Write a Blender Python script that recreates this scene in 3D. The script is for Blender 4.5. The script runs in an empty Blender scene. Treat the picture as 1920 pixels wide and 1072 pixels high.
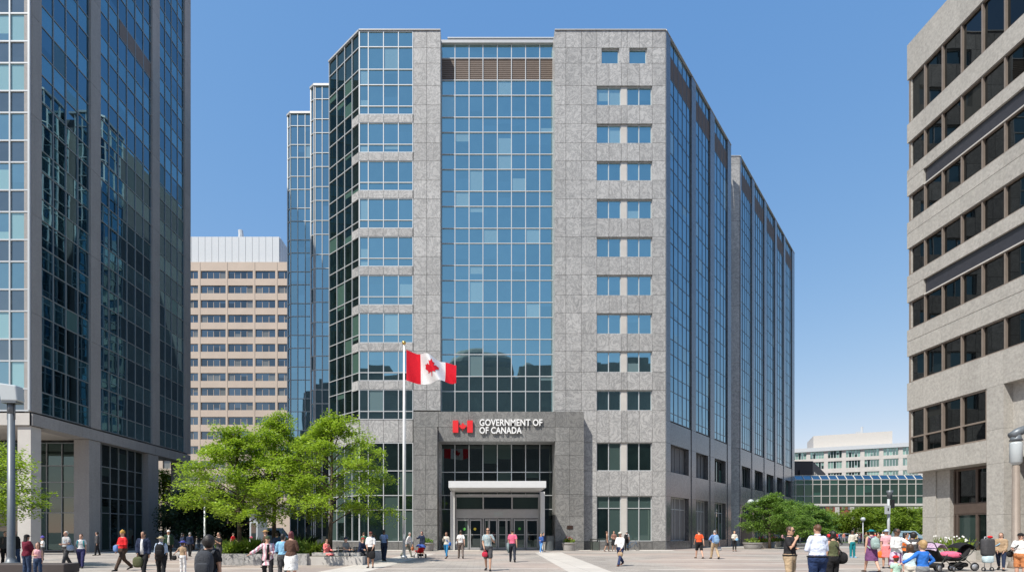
import bpy, math, random
from mathutils import Vector, Matrix
import numpy as np
random.seed(7)
SC = bpy.context.scene
COL = SC.collection
# ------------------------------------------------------------------ camera, sky, sun, exposure
cam_d = bpy.data.cameras.new("camera"); cam = bpy.data.objects.new("camera", cam_d); COL.objects.link(cam)
cam.location = (0, 0, 1.6); cam.rotation_euler = (math.radians(90), 0, 0)
cam_d.sensor_width = 36; cam_d.lens = 18.75
cam_d.shift_x = 60/1920; cam_d.shift_y = (998-536)/1920
cam_d.clip_start = 0.1; cam_d.clip_end = 6000
SC.camera = cam
SUN = Vector((-.5, -.5, 1)).normalized()
world = bpy.data.worlds.new("World"); SC.world = world; world.use_nodes = True
wn = world.node_tree.nodes; wl = world.node_tree.links
sky = wn.new('ShaderNodeTexSky'); sky.sky_type = 'NISHITA'; sky.sun_disc = False
sky.sun_elevation = math.asin(SUN.z); sky.sun_rotation = math.radians(225)
sky.air_density = 1.0; sky.dust_density = 0.15; sky.ozone_density = 1.5; sky.altitude = 80
bg = wn['Background']; bg.inputs[1].default_value = 0.15
sp_ = wn.new('ShaderNodeSeparateColor'); cb_ = wn.new('ShaderNodeCombineColor'); wl.new(sky.outputs[0], sp_.inputs[0])
for i_, (k_, g_) in enumerate(((.85, 1.0), (1.29, .62), (2.42, .3))):      # film response of the sky colour
    a_ = wn.new('ShaderNodeMath'); a_.operation = 'POWER'; a_.inputs[1].default_value = g_; wl.new(sp_.outputs[i_], a_.inputs[0])
    b_ = wn.new('ShaderNodeMath'); b_.operation = 'MULTIPLY'; b_.inputs[1].default_value = k_; wl.new(a_.outputs[0], b_.inputs[0])
    wl.new(b_.outputs[0], cb_.inputs[i_])
wl.new(cb_.outputs[0], bg.inputs[0])
sun_d = bpy.data.lights.new("sun", 'SUN'); sun = bpy.data.objects.new("sun", sun_d); COL.objects.link(sun)
sun_d.energy = 4.7; sun_d.angle = math.radians(.55); sun_d.color = (1, .94, .85)
sun.rotation_euler = SUN.to_track_quat('Z', 'Y').to_euler(); sun.location = (-40, -40, 90)
vs = SC.view_settings; vs.view_transform = 'Standard'; vs.look = 'None'; vs.exposure = 0.45; vs.gamma = 1; vs.use_curve_mapping = False
# ------------------------------------------------------------------ helpers
CX, CY, F, EYE = 900., 998., 1000., 1.6
def X(px, Z): return (px-CX)/F*Z
def H(py, Z): return EYE+(CY-py)/F*Z
def ZG(py): return F*EYE/(py-CY)
class MB:
    def __init__(s): s.v = []; s.f = []; s.m = []; s.mi = 0
    def add(s, vs_, fs):
        o = len(s.v); s.v += [tuple(p) for p in vs_]
        for f in fs: s.f.append([i+o for i in f]); s.m.append(s.mi)
    def quad(s, a, b, c, d): s.add([a, b, c, d], [(0, 1, 2, 3)])
    def box(s, x0, x1, y0, y1, z0, z1):
        s.add([(x0,y0,z0),(x1,y0,z0),(x1,y1,z0),(x0,y1,z0),(x0,y0,z1),(x1,y0,z1),(x1,y1,z1),(x0,y1,z1)],
              [(0,3,2,1),(4,5,6,7),(0,1,5,4),(1,2,6,5),(2,3,7,6),(3,0,4,7)])
    def prism(s, poly, z0, z1):
        n = len(poly); vs_ = [(x,y,z0) for x,y in poly]+[(x,y,z1) for x,y in poly]
        s.add(vs_, [tuple(range(n))[::-1], tuple(range(n, 2*n))]+[(i,(i+1)%n,(i+1)%n+n,i+n) for i in range(n)])
    def tube(s, pts, rad, seg=10, hint=None, cap=True):
        pts = [Vector(p) for p in pts]; n = len(pts)
        if hint is None:
            t = (pts[-1]-pts[0]).normalized() if (pts[-1]-pts[0]).length > 1e-6 else Vector((0,0,1))
            hint = Vector((1,0,0)) if abs(t.x) < .85 else Vector((0,1,0))
        rings = []; T = []
        for i in range(n):
            t = (pts[min(i+1,n-1)]-pts[max(i-1,0)])
            t = t.normalized() if t.length > 1e-6 else Vector((0,0,1)); T.append(t)
            xd = (hint-t*hint.dot(t)).normalized(); yd = t.cross(xd)
            r = rad[i] if isinstance(rad, (list, tuple)) else rad
            rx, ry = r if isinstance(r, tuple) else (r, r)
            rings.append([pts[i]+xd*(rx*math.cos(2*math.pi*k/seg))+yd*(ry*math.sin(2*math.pi*k/seg)) for k in range(seg)])
        vs_ = [p for r in rings for p in r]; fs = []
        for i in range(n-1):
            for k in range(seg):
                a = i*seg+k; b = i*seg+(k+1)%seg; fs.append((a, b, b+seg, a+seg))
        if cap:
            vs_ += [pts[0], pts[-1]]; c0 = len(vs_)-2; c1 = c0+1; o = (n-1)*seg
            for k in range(seg):
                fs.append((c0, (k+1)%seg, k)); fs.append((c1, o+k, o+(k+1)%seg))
        s.add(vs_, fs)
    def sph(s, c, r, nu=12, nv=8, e=1., rot=None):
        c = Vector(c); rx, ry, rz = r if isinstance(r, tuple) else (r, r, r)
        sg = lambda a: math.copysign(abs(a)**e, a)
        vs_ = []; fs = []
        for j in range(nv+1):
            ph = -math.pi/2+math.pi*j/nv
            for i in range(nu):
                th = 2*math.pi*i/nu
                p = Vector((rx*sg(math.cos(ph))*sg(math.cos(th)), ry*sg(math.cos(ph))*sg(math.sin(th)), rz*sg(math.sin(ph))))
                if rot: p = rot @ p
                vs_.append(c+p)
        for j in range(nv):
            for i in range(nu):
                a = j*nu+i; b = j*nu+(i+1)%nu; fs.append((a, b, b+nu, a+nu))
        s.add(vs_, fs)
    def disc(s, c, r, axis, n=16, th=.02):
        a = Vector(axis).normalized(); s.tube([Vector(c)-a*th/2, Vector(c)+a*th/2], [r, r], seg=n)
    def torus(s, c, R, r, axis, n=24, m=6):
        a = Vector(axis).normalized(); u = a.orthogonal().normalized(); w = a.cross(u); vs_ = []; fs = []
        for i in range(n):
            d = u*math.cos(2*math.pi*i/n)+w*math.sin(2*math.pi*i/n)
            for j in range(m):
                vs_.append(Vector(c)+d*(R+r*math.cos(2*math.pi*j/m))+a*(r*math.sin(2*math.pi*j/m)))
        for i in range(n):
            for j in range(m):
                fs.append((i*m+j, ((i+1)%n)*m+j, ((i+1)%n)*m+(j+1)%m, i*m+(j+1)%m))
        s.add(vs_, fs)
def root_loc(o):
    while o.parent: o = o.parent
    return o.location
def build(name, mb, mats, parent=None, smooth=False, base=None):
    """mesh data in world coordinates; stored relative to the thing's base"""
    if base is None: base = root_loc(parent) if parent else Vector((0,0,0))
    base = Vector(base)
    me = bpy.data.meshes.new(name)
    v = np.array(mb.v, dtype=float)-np.array(base) if not base.length == 0 else mb.v
    me.from_pydata([tuple(p) for p in v], [], mb.f); me.update()
    if not isinstance(mats, (list, tuple)): mats = [mats]
    for m in mats: me.materials.append(m)
    if len(mats) > 1: me.polygons.foreach_set('material_index', mb.m)
    if smooth: me.polygons.foreach_set('use_smooth', [True]*len(me.polygons))
    o = bpy.data.objects.new(name, me); COL.objects.link(o)
    if parent: o.parent = parent
    else: o.location = base
    return o
def tag(o, label=None, cat=None, group=None, kind=None):
    if label: o['label'] = label
    if cat: o['category'] = cat
    if group: o['group'] = group
    if kind: o['kind'] = kind
    return o
def thing(name, loc, label, cat, group=None, rz=0):
    o = bpy.data.objects.new(name, None); o.empty_display_size = .3; COL.objects.link(o)
    o.location = loc; o.rotation_euler = (0, 0, rz)
    return tag(o, label, cat, group)
# ------------------------------------------------------------------ materials
def newmat(name):
    m = bpy.data.materials.new(name); m.use_nodes = True; n = m.node_tree.nodes; n.clear()
    return m, n, m.node_tree.links, n.new('ShaderNodeOutputMaterial')
def mix_col(n, l, fac, a, b, mode='MIX'):
    x = n.new('ShaderNodeMix'); x.data_type = 'RGBA'; x.blend_type = mode
    for s_, v in ((0, fac), (6, a), (7, b)):
        if hasattr(v, 'links'): l.new(v, x.inputs[s_])
        else: x.inputs[s_].default_value = v if s_ == 0 else (*v, 1)
    return x.outputs[2]
def math_n(n, l, op, a, b=0., c=None):
    x = n.new('ShaderNodeMath'); x.operation = op
    for i, v in enumerate((a, b) if c is None else (a, b, c)):
        if hasattr(v, 'links'): l.new(v, x.inputs[i])
        else: x.inputs[i].default_value = v
    return x.outputs[0]
def noise_n(n, l, vec, scale, detail=4, rough=.5, dist=0):
    x = n.new('ShaderNodeTexNoise'); x.inputs['Scale'].default_value = scale; x.inputs['Detail'].default_value = detail
    x.inputs['Roughness'].default_value = rough; x.inputs['Distortion'].default_value = dist
    if vec is not None: l.new(vec, x.inputs['Vector'])
    return x
def ramp_n(n, l, fac, stops):
    x = n.new('ShaderNodeValToRGB'); e = x.color_ramp.elements
    while len(e) < len(stops): e.new(.5)
    for i, (p, c) in enumerate(stops):
        e[i].position = p; e[i].color = (*(c if isinstance(c, tuple) else (c,c,c)), 1)
    l.new(fac, x.inputs[0]); return x.outputs[0]
def bump_n(n, l, h, strength, dist=.02):
    b = n.new('ShaderNodeBump'); b.inputs['Strength'].default_value = strength; b.inputs['Distance'].default_value = dist
    l.new(h, b.inputs['Height']); return b.outputs[0]
def objvec(n, l, island=0.):
    tc = n.new('ShaderNodeTexCoord')
    if not island: return tc.outputs['Object'], None
    g = n.new('ShaderNodeNewGeometry'); oi = n.new('ShaderNodeObjectInfo')
    wn0 = n.new('ShaderNodeTexWhiteNoise'); wn0.noise_dimensions = '1D'
    l.new(math_n(n, l, 'ADD', math_n(n, l, 'MULTIPLY', g.outputs['Random Per Island'], 97.3), math_n(n, l, 'MULTIPLY', oi.outputs['Random'], 531.7)), wn0.inputs['W'])
    r = wn0.outputs['Value']
    c = n.new('ShaderNodeCombineXYZ'); m = math_n(n, l, 'MULTIPLY', r, island)
    for i in range(3): l.new(m, c.inputs[i])
    a = n.new('ShaderNodeVectorMath'); a.operation = 'ADD'; l.new(tc.outputs['Object'], a.inputs[0]); l.new(c.outputs[0], a.inputs[1])
    return a.outputs[0], r
def plain(name, col, rough=.6, metal=0., var=.08, nscale=3., bump=0., spec=.5, bscale=60.):
    m, n, l, out = newmat(name); p = n.new('ShaderNodeBsdfPrincipled'); l.new(p.outputs[0], out.inputs[0])
    v, _ = objvec(n, l); nz = noise_n(n, l, v, nscale, 5, .6)
    a = tuple(c*(1-var) for c in col); b = tuple(min(1, c*(1+var)) for c in col)
    l.new(ramp_n(n, l, nz.outputs[0], [(.3, a), (.7, b)]), p.inputs['Base Color'])
    p.inputs['Roughness'].default_value = rough; p.inputs['Metallic'].default_value = metal; p.inputs['Specular IOR Level'].default_value = spec
    if bump: l.new(bump_n(n, l, noise_n(n, l, v, bscale, 4).outputs[0], bump, .01), p.inputs['Normal'])
    return m
def weathered(name, col, fine=22., streak=.3, grain=.5):
    m, n, l, out = newmat(name); p = n.new('ShaderNodeBsdfPrincipled'); l.new(p.outputs[0], out.inputs[0])
    v, r = objvec(n, l, 3.); tc_ = n.new('ShaderNodeTexCoord'); mp_ = n.new('ShaderNodeMapping'); mp_.inputs['Scale'].default_value = (1, 1, .09); l.new(tc_.outputs['Object'], mp_.inputs[0])
    a = noise_n(n, l, mp_.outputs[0], 1.9, 6, .7); b = noise_n(n, l, v, fine, 3, .7); c = noise_n(n, l, v, .5, 3)
    f = math_n(n, l, 'MULTIPLY', math_n(n, l, 'MULTIPLY_ADD', a.outputs[0], streak, 1-streak/2), math_n(n, l, 'MULTIPLY_ADD', b.outputs[0], grain, 1-grain/2))
    f = math_n(n, l, 'MULTIPLY', f, math_n(n, l, 'MULTIPLY_ADD', c.outputs[0], .2, .9)); f = math_n(n, l, 'MULTIPLY', f, math_n(n, l, 'MULTIPLY_ADD', r, .08, .96))
    cc = n.new('ShaderNodeCombineXYZ'); [l.new(f, cc.inputs[i]) for i in range(3)]
    l.new(mix_col(n, l, 1., col, cc.outputs[0], 'MULTIPLY'), p.inputs['Base Color']); p.inputs['Roughness'].default_value = .85
    l.new(bump_n(n, l, b.outputs[0], .4, .01), p.inputs['Normal']); return m
def granite(name, cols, rough=.55, spec=.4, scale=1., streak=False):
    m, n, l, out = newmat(name); p = n.new('ShaderNodeBsdfPrincipled'); l.new(p.outputs[0], out.inputs[0])
    v, r = objvec(n, l, 37.)
    if streak:
        mp = n.new('ShaderNodeMapping'); mp.inputs['Scale'].default_value = (1.6, 1.6, .25); l.new(v, mp.inputs[0]); v = mp.outputs[0]
    big = noise_n(n, l, v, .55*scale, 3, .6, 1.)
    sw = noise_n(n, l, v, .85*scale, 7, .66, 3.2)
    vein = math_n(n, l, 'ABSOLUTE', math_n(n, l, 'SUBTRACT', sw.outputs[0], .5))
    fine = noise_n(n, l, v, 34*scale, 3, .7)
    base = ramp_n(n, l, vein, [(0, cols[0]), (.03, cols[1]), (.09, cols[2]), (.2, cols[1])])
    base = mix_col(n, l, math_n(n, l, 'MULTIPLY', big.outputs[0], .5), base, cols[1])
    tc_ = n.new('ShaderNodeTexCoord'); mp_ = n.new('ShaderNodeMapping'); mp_.inputs['Scale'].default_value = (1.7, 1.7, .11); l.new(tc_.outputs['Object'], mp_.inputs[0])
    wx_ = noise_n(n, l, mp_.outputs[0], 1.4, 5, .65)
    tint = math_n(n, l, 'MULTIPLY', math_n(n, l, 'MULTIPLY_ADD', r, .2, .9), math_n(n, l, 'MULTIPLY_ADD', wx_.outputs[0], .34, .83))
    fc = math_n(n, l, 'MULTIPLY', tint, math_n(n, l, 'MULTIPLY_ADD', fine.outputs[0], .45, .78))
    cc = n.new('ShaderNodeCombineXYZ'); [l.new(fc, cc.inputs[i]) for i in range(3)]
    l.new(mix_col(n, l, 1., base, cc.outputs[0], 'MULTIPLY'), p.inputs['Base Color'])
    p.inputs['Roughness'].default_value = rough; p.inputs['Specular IOR Level'].default_value = spec
    return m
def glass_mat(name, refl, dark, rough=.015, blind=.0, blindcol=(.3,.4,.38), wav=.045, var=.25, blindmix=.35):
    """coated office glass: tinted mirror coat over a dark room, some panes with blinds drawn"""
    m, n, l, out = newmat(name); p = n.new('ShaderNodeBsdfPrincipled')
    v, r = objvec(n, l, 11.)
    f = math_n(n, l, 'MULTIPLY_ADD', r, var, 1-var/2)
    cc = n.new('ShaderNodeCombineXYZ'); [l.new(f, cc.inputs[i]) for i in range(3)]
    l.new(mix_col(n, l, 1., refl, cc.outputs[0], 'MULTIPLY'), p.inputs['Base Color'])
    p.inputs['Metallic'].default_value = 1; p.inputs['Roughness'].default_value = rough
    l.new(bump_n(n, l, noise_n(n, l, v, .5, 1).outputs[0], wav, .06), p.inputs['Normal'])
    d = n.new('ShaderNodeBsdfDiffuse')
    wn_ = n.new('ShaderNodeTexWhiteNoise'); wn_.noise_dimensions = '1D'; l.new(r, wn_.inputs['W'])
    isb = math_n(n, l, 'LESS_THAN', wn_.outputs['Value'], blind)
    rm = noise_n(n, l, v, 1.2, 2)
    l.new(mix_col(n, l, isb, ramp_n(n, l, rm.outputs[0], [(.35, tuple(c*.5 for c in dark)), (.75, dark)]), blindcol), d.inputs[0])
    x = n.new('ShaderNodeMixShader'); l.new(math_n(n, l, 'MULTIPLY_ADD', isb, blindmix, .25), x.inputs[0])
    l.new(p.outputs[0], x.inputs[1]); l.new(d.outputs[0], x.inputs[2]); l.new(x.outputs[0], out.inputs[0])
    return m
M = {}
M['granite'] = granite('swirl_granite', [(.17,.17,.172), (.33,.33,.325), (.46,.455,.445)])
M['granite_dark'] = granite('portal_granite', [(.1,.102,.099), (.18,.18,.175), (.255,.252,.24)], .6)
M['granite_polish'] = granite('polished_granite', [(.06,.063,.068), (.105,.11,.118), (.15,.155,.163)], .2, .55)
M['granite_plinth'] = granite('plinth_granite', [(.09,.09,.09), (.14,.14,.138), (.18,.178,.17)], .4)
M['joint'] = plain('dark_joint', (.17,.17,.17), .9)
M['core'] = plain('roof_gravel', (.16,.16,.165), .9, bump=.3)
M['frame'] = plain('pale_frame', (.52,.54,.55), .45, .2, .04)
M['frame_dark'] = plain('shaded_frame', (.1,.11,.125), .4, .3, .05)  # darker copy of the pale frame, shade of the side walls in its colour
M['frame_tower'] = plain('tower_frame', (.25,.28,.29), .4, .3, .05)
M['louvre'] = plain('brown_louvre', (.17,.13,.105), .6)
M['coping'] = plain('metal_coping', (.5,.5,.49), .4, .3, .05)
M['glass'] = glass_mat('blue_coated_glass', (.4,.62,.67), (.04,.08,.085), blind=.1, blindcol=(.27,.4,.42), var=.1, blindmix=.14)
M['glass_side'] = glass_mat('side_glass', (.33,.52,.6), (.03,.055,.075), blind=.04, var=.2, blindmix=.1)
M['glass_green'] = glass_mat('green_glass', (.12,.17,.16), (.03,.055,.045), blind=.15, blindcol=(.1,.19,.15), blindmix=.25, var=.3)
M['glass_teal'] = glass_mat('ground_floor_glass', (.12,.17,.165), (.03,.06,.055), blind=.5, blindcol=(.085,.135,.125), var=.25, blindmix=.28)
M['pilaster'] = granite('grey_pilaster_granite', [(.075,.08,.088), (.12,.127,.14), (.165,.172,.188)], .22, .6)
M['glass_walk'] = glass_mat('footbridge_glass', (.055,.1,.085), (.02,.045,.035), blind=.12, blindcol=(.04,.1,.08), var=.4)
M['glass_dim'] = glass_mat('entrance_glass', (.12,.15,.15), (.022,.03,.028), blind=.25, blindcol=(.045,.07,.064), var=.3)
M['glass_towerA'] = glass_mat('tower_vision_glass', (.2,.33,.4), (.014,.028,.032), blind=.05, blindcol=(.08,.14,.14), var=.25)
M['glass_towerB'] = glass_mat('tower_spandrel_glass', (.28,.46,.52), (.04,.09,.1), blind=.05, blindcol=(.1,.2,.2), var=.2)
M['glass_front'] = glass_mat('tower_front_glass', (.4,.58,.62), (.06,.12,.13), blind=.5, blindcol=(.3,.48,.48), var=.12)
M['glass_frontgrey'] = glass_mat('tower_front_spandrel', (.3,.35,.37), (.08,.1,.11), blind=0., var=.15)
M['glass_black'] = glass_mat('dark_office_glass', (.075,.082,.085), (.008,.009,.009), blind=.1, blindcol=(.03,.032,.03), var=.4, wav=.04)
M['glass_bg'] = glass_mat('far_window_glass', (.2,.25,.29), (.02,.022,.025), blind=.15, blindcol=(.2,.2,.18), var=.5)
M['glass_bggreen'] = glass_mat('far_green_glass', (.28,.42,.38), (.05,.12,.1), blind=.4, blindcol=(.3,.48,.42), var=.4)
M['concrete'] = weathered('grey_precast', (.31,.3,.29), 8., .35)
M['concrete_pale'] = plain('pale_precast', (.5,.48,.45), .75, var=.08, nscale=.9, bump=.2)
M['exposed'] = weathered('exposed_aggregate', (.37,.357,.33), 7., .3, 1.0)
M['beige'] = plain('beige_precast', (.5,.415,.34), .8, var=.06, nscale=.3)
M['white_metal'] = plain('white_metal', (.5,.53,.55), .45, .1, .03)
M['white_wall'] = plain('white_wall', (.5,.48,.45), .7, 0, .04)
M['canopy'] = plain('canopy_metal', (.7,.71,.71), .4, .1, .03)
M['alu'] = plain('aluminium', (.45,.46,.48), .38, .5, .05)
M['bronze'] = plain('bronze_frame', (.13,.1,.085), .4, .4, .1)
M['bronze_lt'] = plain('bronze_mullion', (.27,.225,.19), .45, .3, .08)
M['spandrel'] = plain('slate_spandrel', (.035,.036,.045), .25, 0, .1)
M['white'] = plain('white_paint', (.82,.82,.81), .45, 0, .02)
M['red'] = plain('red_paint', (.7,.02,.025), .5, 0, .04)
M['pole'] = plain('pole_paint', (.42,.44,.46), .4, .3, .06)
M['lamp_grey'] = plain('lamp_grey', (.14,.16,.18), .45, .3, .08)
M['lens'] = plain('lamp_lens', (.44,.48,.5), .25, 0, .03)
M['black'] = plain('black_plastic', (.018,.018,.02), .45)
M['darkmetal'] = plain('dark_metal', (.05,.055,.05), .45, .4)
M['gold'] = plain('gilded_ball', (.75,.5,.16), .3, .9)
M['bark'] = plain('bark', (.085,.062,.045), .9, 0, .35, 9, 1.)
M['soil'] = plain('soil', (.045,.032,.024), .95, 0, .3, 6, .8)
M['brick'] = plain('red_brick', (.24,.075,.05), .85, 0, .2, 2)
M['brown'] = plain('brown_cladding', (.06,.048,.046), .7, 0, .1)
def leaf_mat(name, c0, c1):
    m, n, l, out = newmat(name)
    g = n.new('ShaderNodeNewGeometry'); tc = n.new('ShaderNodeTexCoord')
    nz = noise_n(n, l, tc.outputs['Object'], 1.1, 2)
    f = math_n(n, l, 'ADD', math_n(n, l, 'MULTIPLY', g.outputs['Random Per Island'], .6), math_n(n, l, 'MULTIPLY', nz.outputs[0], .5))
    c = ramp_n(n, l, f, [(.1, c0), (.85, c1)])
    p = n.new('ShaderNodeBsdfPrincipled'); p.inputs['Roughness'].default_value = .5; l.new(c, p.inputs['Base Color'])
    t = n.new('ShaderNodeBsdfTranslucent'); l.new(mix_col(n, l, .5, c, tuple(min(1, x*1.7) for x in c1)), t.inputs[0])
    x = n.new('ShaderNodeMixShader'); x.inputs[0].default_value = .4
    l.new(p.outputs[0], x.inputs[1]); l.new(t.outputs[0], x.inputs[2]); l.new(x.outputs[0], out.inputs[0])
    return m
M['leaf'] = leaf_mat('locust_leaf', (.11,.2,.012), (.32,.45,.035))
M['leaf_mid'] = leaf_mat('maple_leaf', (.07,.15,.028), (.2,.33,.055))
M['leaf_dark'] = leaf_mat('spruce_needle', (.012,.03,.014), (.03,.065,.028))
M['leaf_park'] = leaf_mat('park_leaf', (.08,.15,.015), (.24,.34,.035))
_c = {}
def cloth(col, rough=.85):
    k = ('c',)+tuple(col)
    if k not in _c:
        m, n, l, out = newmat('cloth_%d' % len(_c)); p = n.new('ShaderNodeBsdfPrincipled'); l.new(p.outputs[0], out.inputs[0])
        v, _ = objvec(n, l); nz = noise_n(n, l, v, 14, 4, .6, .6)
        l.new(ramp_n(n, l, nz.outputs[0], [(.3, tuple(c*.86 for c in col)), (.72, tuple(min(1, c*1.12) for c in col))]), p.inputs['Base Color'])
        p.inputs['Roughness'].default_value = rough; p.inputs['Specular IOR Level'].default_value = .25
        l.new(bump_n(n, l, noise_n(n, l, v, 18, 4, .55, 1.5).outputs[0], .5, .03), p.inputs['Normal'])
        _c[k] = m
    return _c[k]
def stripes(c0, c1, sc):
    k = ('s',)+tuple(c0)+tuple(c1)
    if k not in _c:
        m, n, l, out = newmat('patterned_cloth_%d' % len(_c)); p = n.new('ShaderNodeBsdfPrincipled'); l.new(p.outputs[0], out.inputs[0])
        v, _ = objvec(n, l); w = n.new('ShaderNodeTexWave'); w.inputs['Scale'].default_value = sc; w.inputs['Distortion'].default_value = 6; w.inputs['Detail'].default_value = 2; l.new(v, w.inputs[0])
        l.new(ramp_n(n, l, w.outputs[1], [(.4, c0), (.6, c1)]), p.inputs['Base Color']); p.inputs['Roughness'].default_value = .85
        _c[k] = m
    return _c[k]
def skin(col):
    k = ('k',)+tuple(col)
    if k not in _c:
        m = plain('skin_%d' % len(_c), col, .55, 0, .06, 20); _c[k] = m
    return _c[k]
def hairm(col):
    k = ('h',)+tuple(col)
    if k not in _c:
        m = plain('hair_%d' % len(_c), col, .5, 0, .35, 40, .6, bscale=90); _c[k] = m
    return _c[k]
# ------------------------------------------------------------------ ground
def grid_mat():
    m, n, l, out = newmat('plaza_paving'); p = n.new('ShaderNodeBsdfPrincipled'); l.new(p.outputs[0], out.inputs[0])
    tc = n.new('ShaderNodeTexCoord'); v = tc.outputs['Object']
    b = n.new('ShaderNodeTexBrick'); b.inputs['Scale'].default_value = 1.0; b.inputs['Brick Width'].default_value = .62; b.inputs['Row Height'].default_value = .31
    b.inputs['Mortar Size'].default_value = .012; b.inputs['Mortar Smooth'].default_value = .1; b.inputs['Bias'].default_value = 0
    b.inputs['Color1'].default_value = (.31,.28,.25,1); b.inputs['Color2'].default_value = (.385,.35,.315,1); b.inputs['Mortar'].default_value = (.2,.185,.17,1)
    l.new(v, b.inputs['Vector'])
    zone = noise_n(n, l, v, .11, 1)
    c = mix_col(n, l, ramp_n(n, l, zone.outputs[0], [(.47, 0.), (.55, 1.)]), b.outputs[0], (.37,.30,.262))
    c = mix_col(n, l, .7, b.outputs[0], c)
    pz = noise_n(n, l, v, .23, 2, .6); c = mix_col(n, l, 1., c, ramp_n(n, l, pz.outputs[0], [(.4, (.84,.84,.85)), (.6, (1.06,1.05,1.04))]), 'MULTIPLY')
    sp = noise_n(n, l, v, 5., 2, .5); c = mix_col(n, l, 1., c, ramp_n(n, l, sp.outputs[0], [(.27, (.6,.6,.6)), (.33, (1.,1.,1.))]), 'MULTIPLY')
    st = noise_n(n, l, v, .6, 6, .7); c = mix_col(n, l, 1., c, ramp_n(n, l, st.outputs[0], [(.3, (.86,.86,.86)), (.7, (1.08,1.07,1.05))]), 'MULTIPLY')
    l.new(c, p.inputs['Base Color']); p.inputs['Roughness'].default_value = .8
    l.new(bump_n(n, l, b.outputs['Fac'], .25, -.01), p.inputs['Normal'])
    return m
M['paving'] = grid_mat()
def joint_mat(name, col, w, h_):
    m, n, l, out = newmat(name); p = n.new('ShaderNodeBsdfPrincipled'); l.new(p.outputs[0], out.inputs[0])
    tc = n.new('ShaderNodeTexCoord'); v = tc.outputs['Object']
    b = n.new('ShaderNodeTexBrick'); b.inputs['Scale'].default_value = 1.; b.inputs['Brick Width'].default_value = w; b.inputs['Row Height'].default_value = h_
    b.inputs['Mortar Size'].default_value = .012; b.offset = 0
    b.inputs['Color1'].default_value = (*[c*.95 for c in col],1); b.inputs['Color2'].default_value = (*[c*1.04 for c in col],1); b.inputs['Mortar'].default_value = (*[c*.6 for c in col],1)
    l.new(v, b.inputs['Vector']); st = noise_n(n, l, v, .9, 6, .7)
    l.new(mix_col(n, l, 1., b.outputs[0], ramp_n(n, l, st.outputs[0], [(.3, (.86,.86,.85)), (.7, (1.06,1.06,1.05))]), 'MULTIPLY'), p.inputs['Base Color'])
    p.inputs['Roughness'].default_value = .8; return m
M['slab'] = joint_mat('pale_concrete_slabs', (.5,.465,.425), 1.5, 1.5)
M['sidewalk'] = joint_mat('sidewalk_concrete', (.4,.38,.35), 1.8, 1.8)
M['asphalt'] = plain('asphalt', (.055,.055,.057), .9, 0, .25, .5, .5)
M['city'] = plain('city_ground', (.14,.135,.125), .9, 0, .2, .05)
M['grass'] = plain('lawn', (.06,.1,.025), .95, 0, .3, 4, .8)
def sheet(name, x0, x1, y0, y1, z, mat):
    mb = MB(); mb.quad((x0,y0,z), (x1,y0,z), (x1,y1,z), (x0,y1,z)); o = build(name, mb, mat); o['kind'] = 'structure'; return o
sheet('ground', -3000, 3000, -3000, 4000, -.02, M['city'])
sheet('plaza', -60, 60, -50, 66, 0, M['paving'])
def strips():
    mb = MB()
    def q(a, b, c, d, z): mb.quad((*a,z), (*b,z), (*c,z), (*d,z))
    q((3.1,8), (4.6,8), (6.6,43), (4.4,43), .004)
    q((-7.6,8), (-5.6,8), (-3.4,41), (-5.2,41), .004)
    for y in (23.6, 28.3, 34.0): q((-4.4-.0*y,y), (3.4,y), (3.6,y+.32), (-4.4,y+.32), .004)
    for i, y in enumerate((23.0, 27.0, 31.2, 36.5)):
        q((7.4,y), (46,y+1.6+i*.5), (46,y+2.0+i*.5), (7.4,y+.4), .004)
        q((-46,y-.3), (-8.4,y+.5), (-8.4,y+.9), (-46,y+.1), .004)
    q((-14.5,43.6), (27.9,43.6), (27.9,44.4), (-14.5,44.4), .008)
    q((-11,46.9), (17.2,46.9), (17.9,49.9), (-11.,49.9), .008)
    o = build('pale_paving_bands', mb, M['slab']); o['kind'] = 'structure'
strips()
sheet('pavement', 17.9, 140, 56, 60, .012, M['sidewalk'])
sheet('road', -200, 300, 96, 108, .01, M['asphalt'])
sheet('side_street', -30.5, -22.6, 40, 96, .006, M['sidewalk'])
sheet('lawn', 40, 120, 84, 95, .006, M['grass'])
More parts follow.
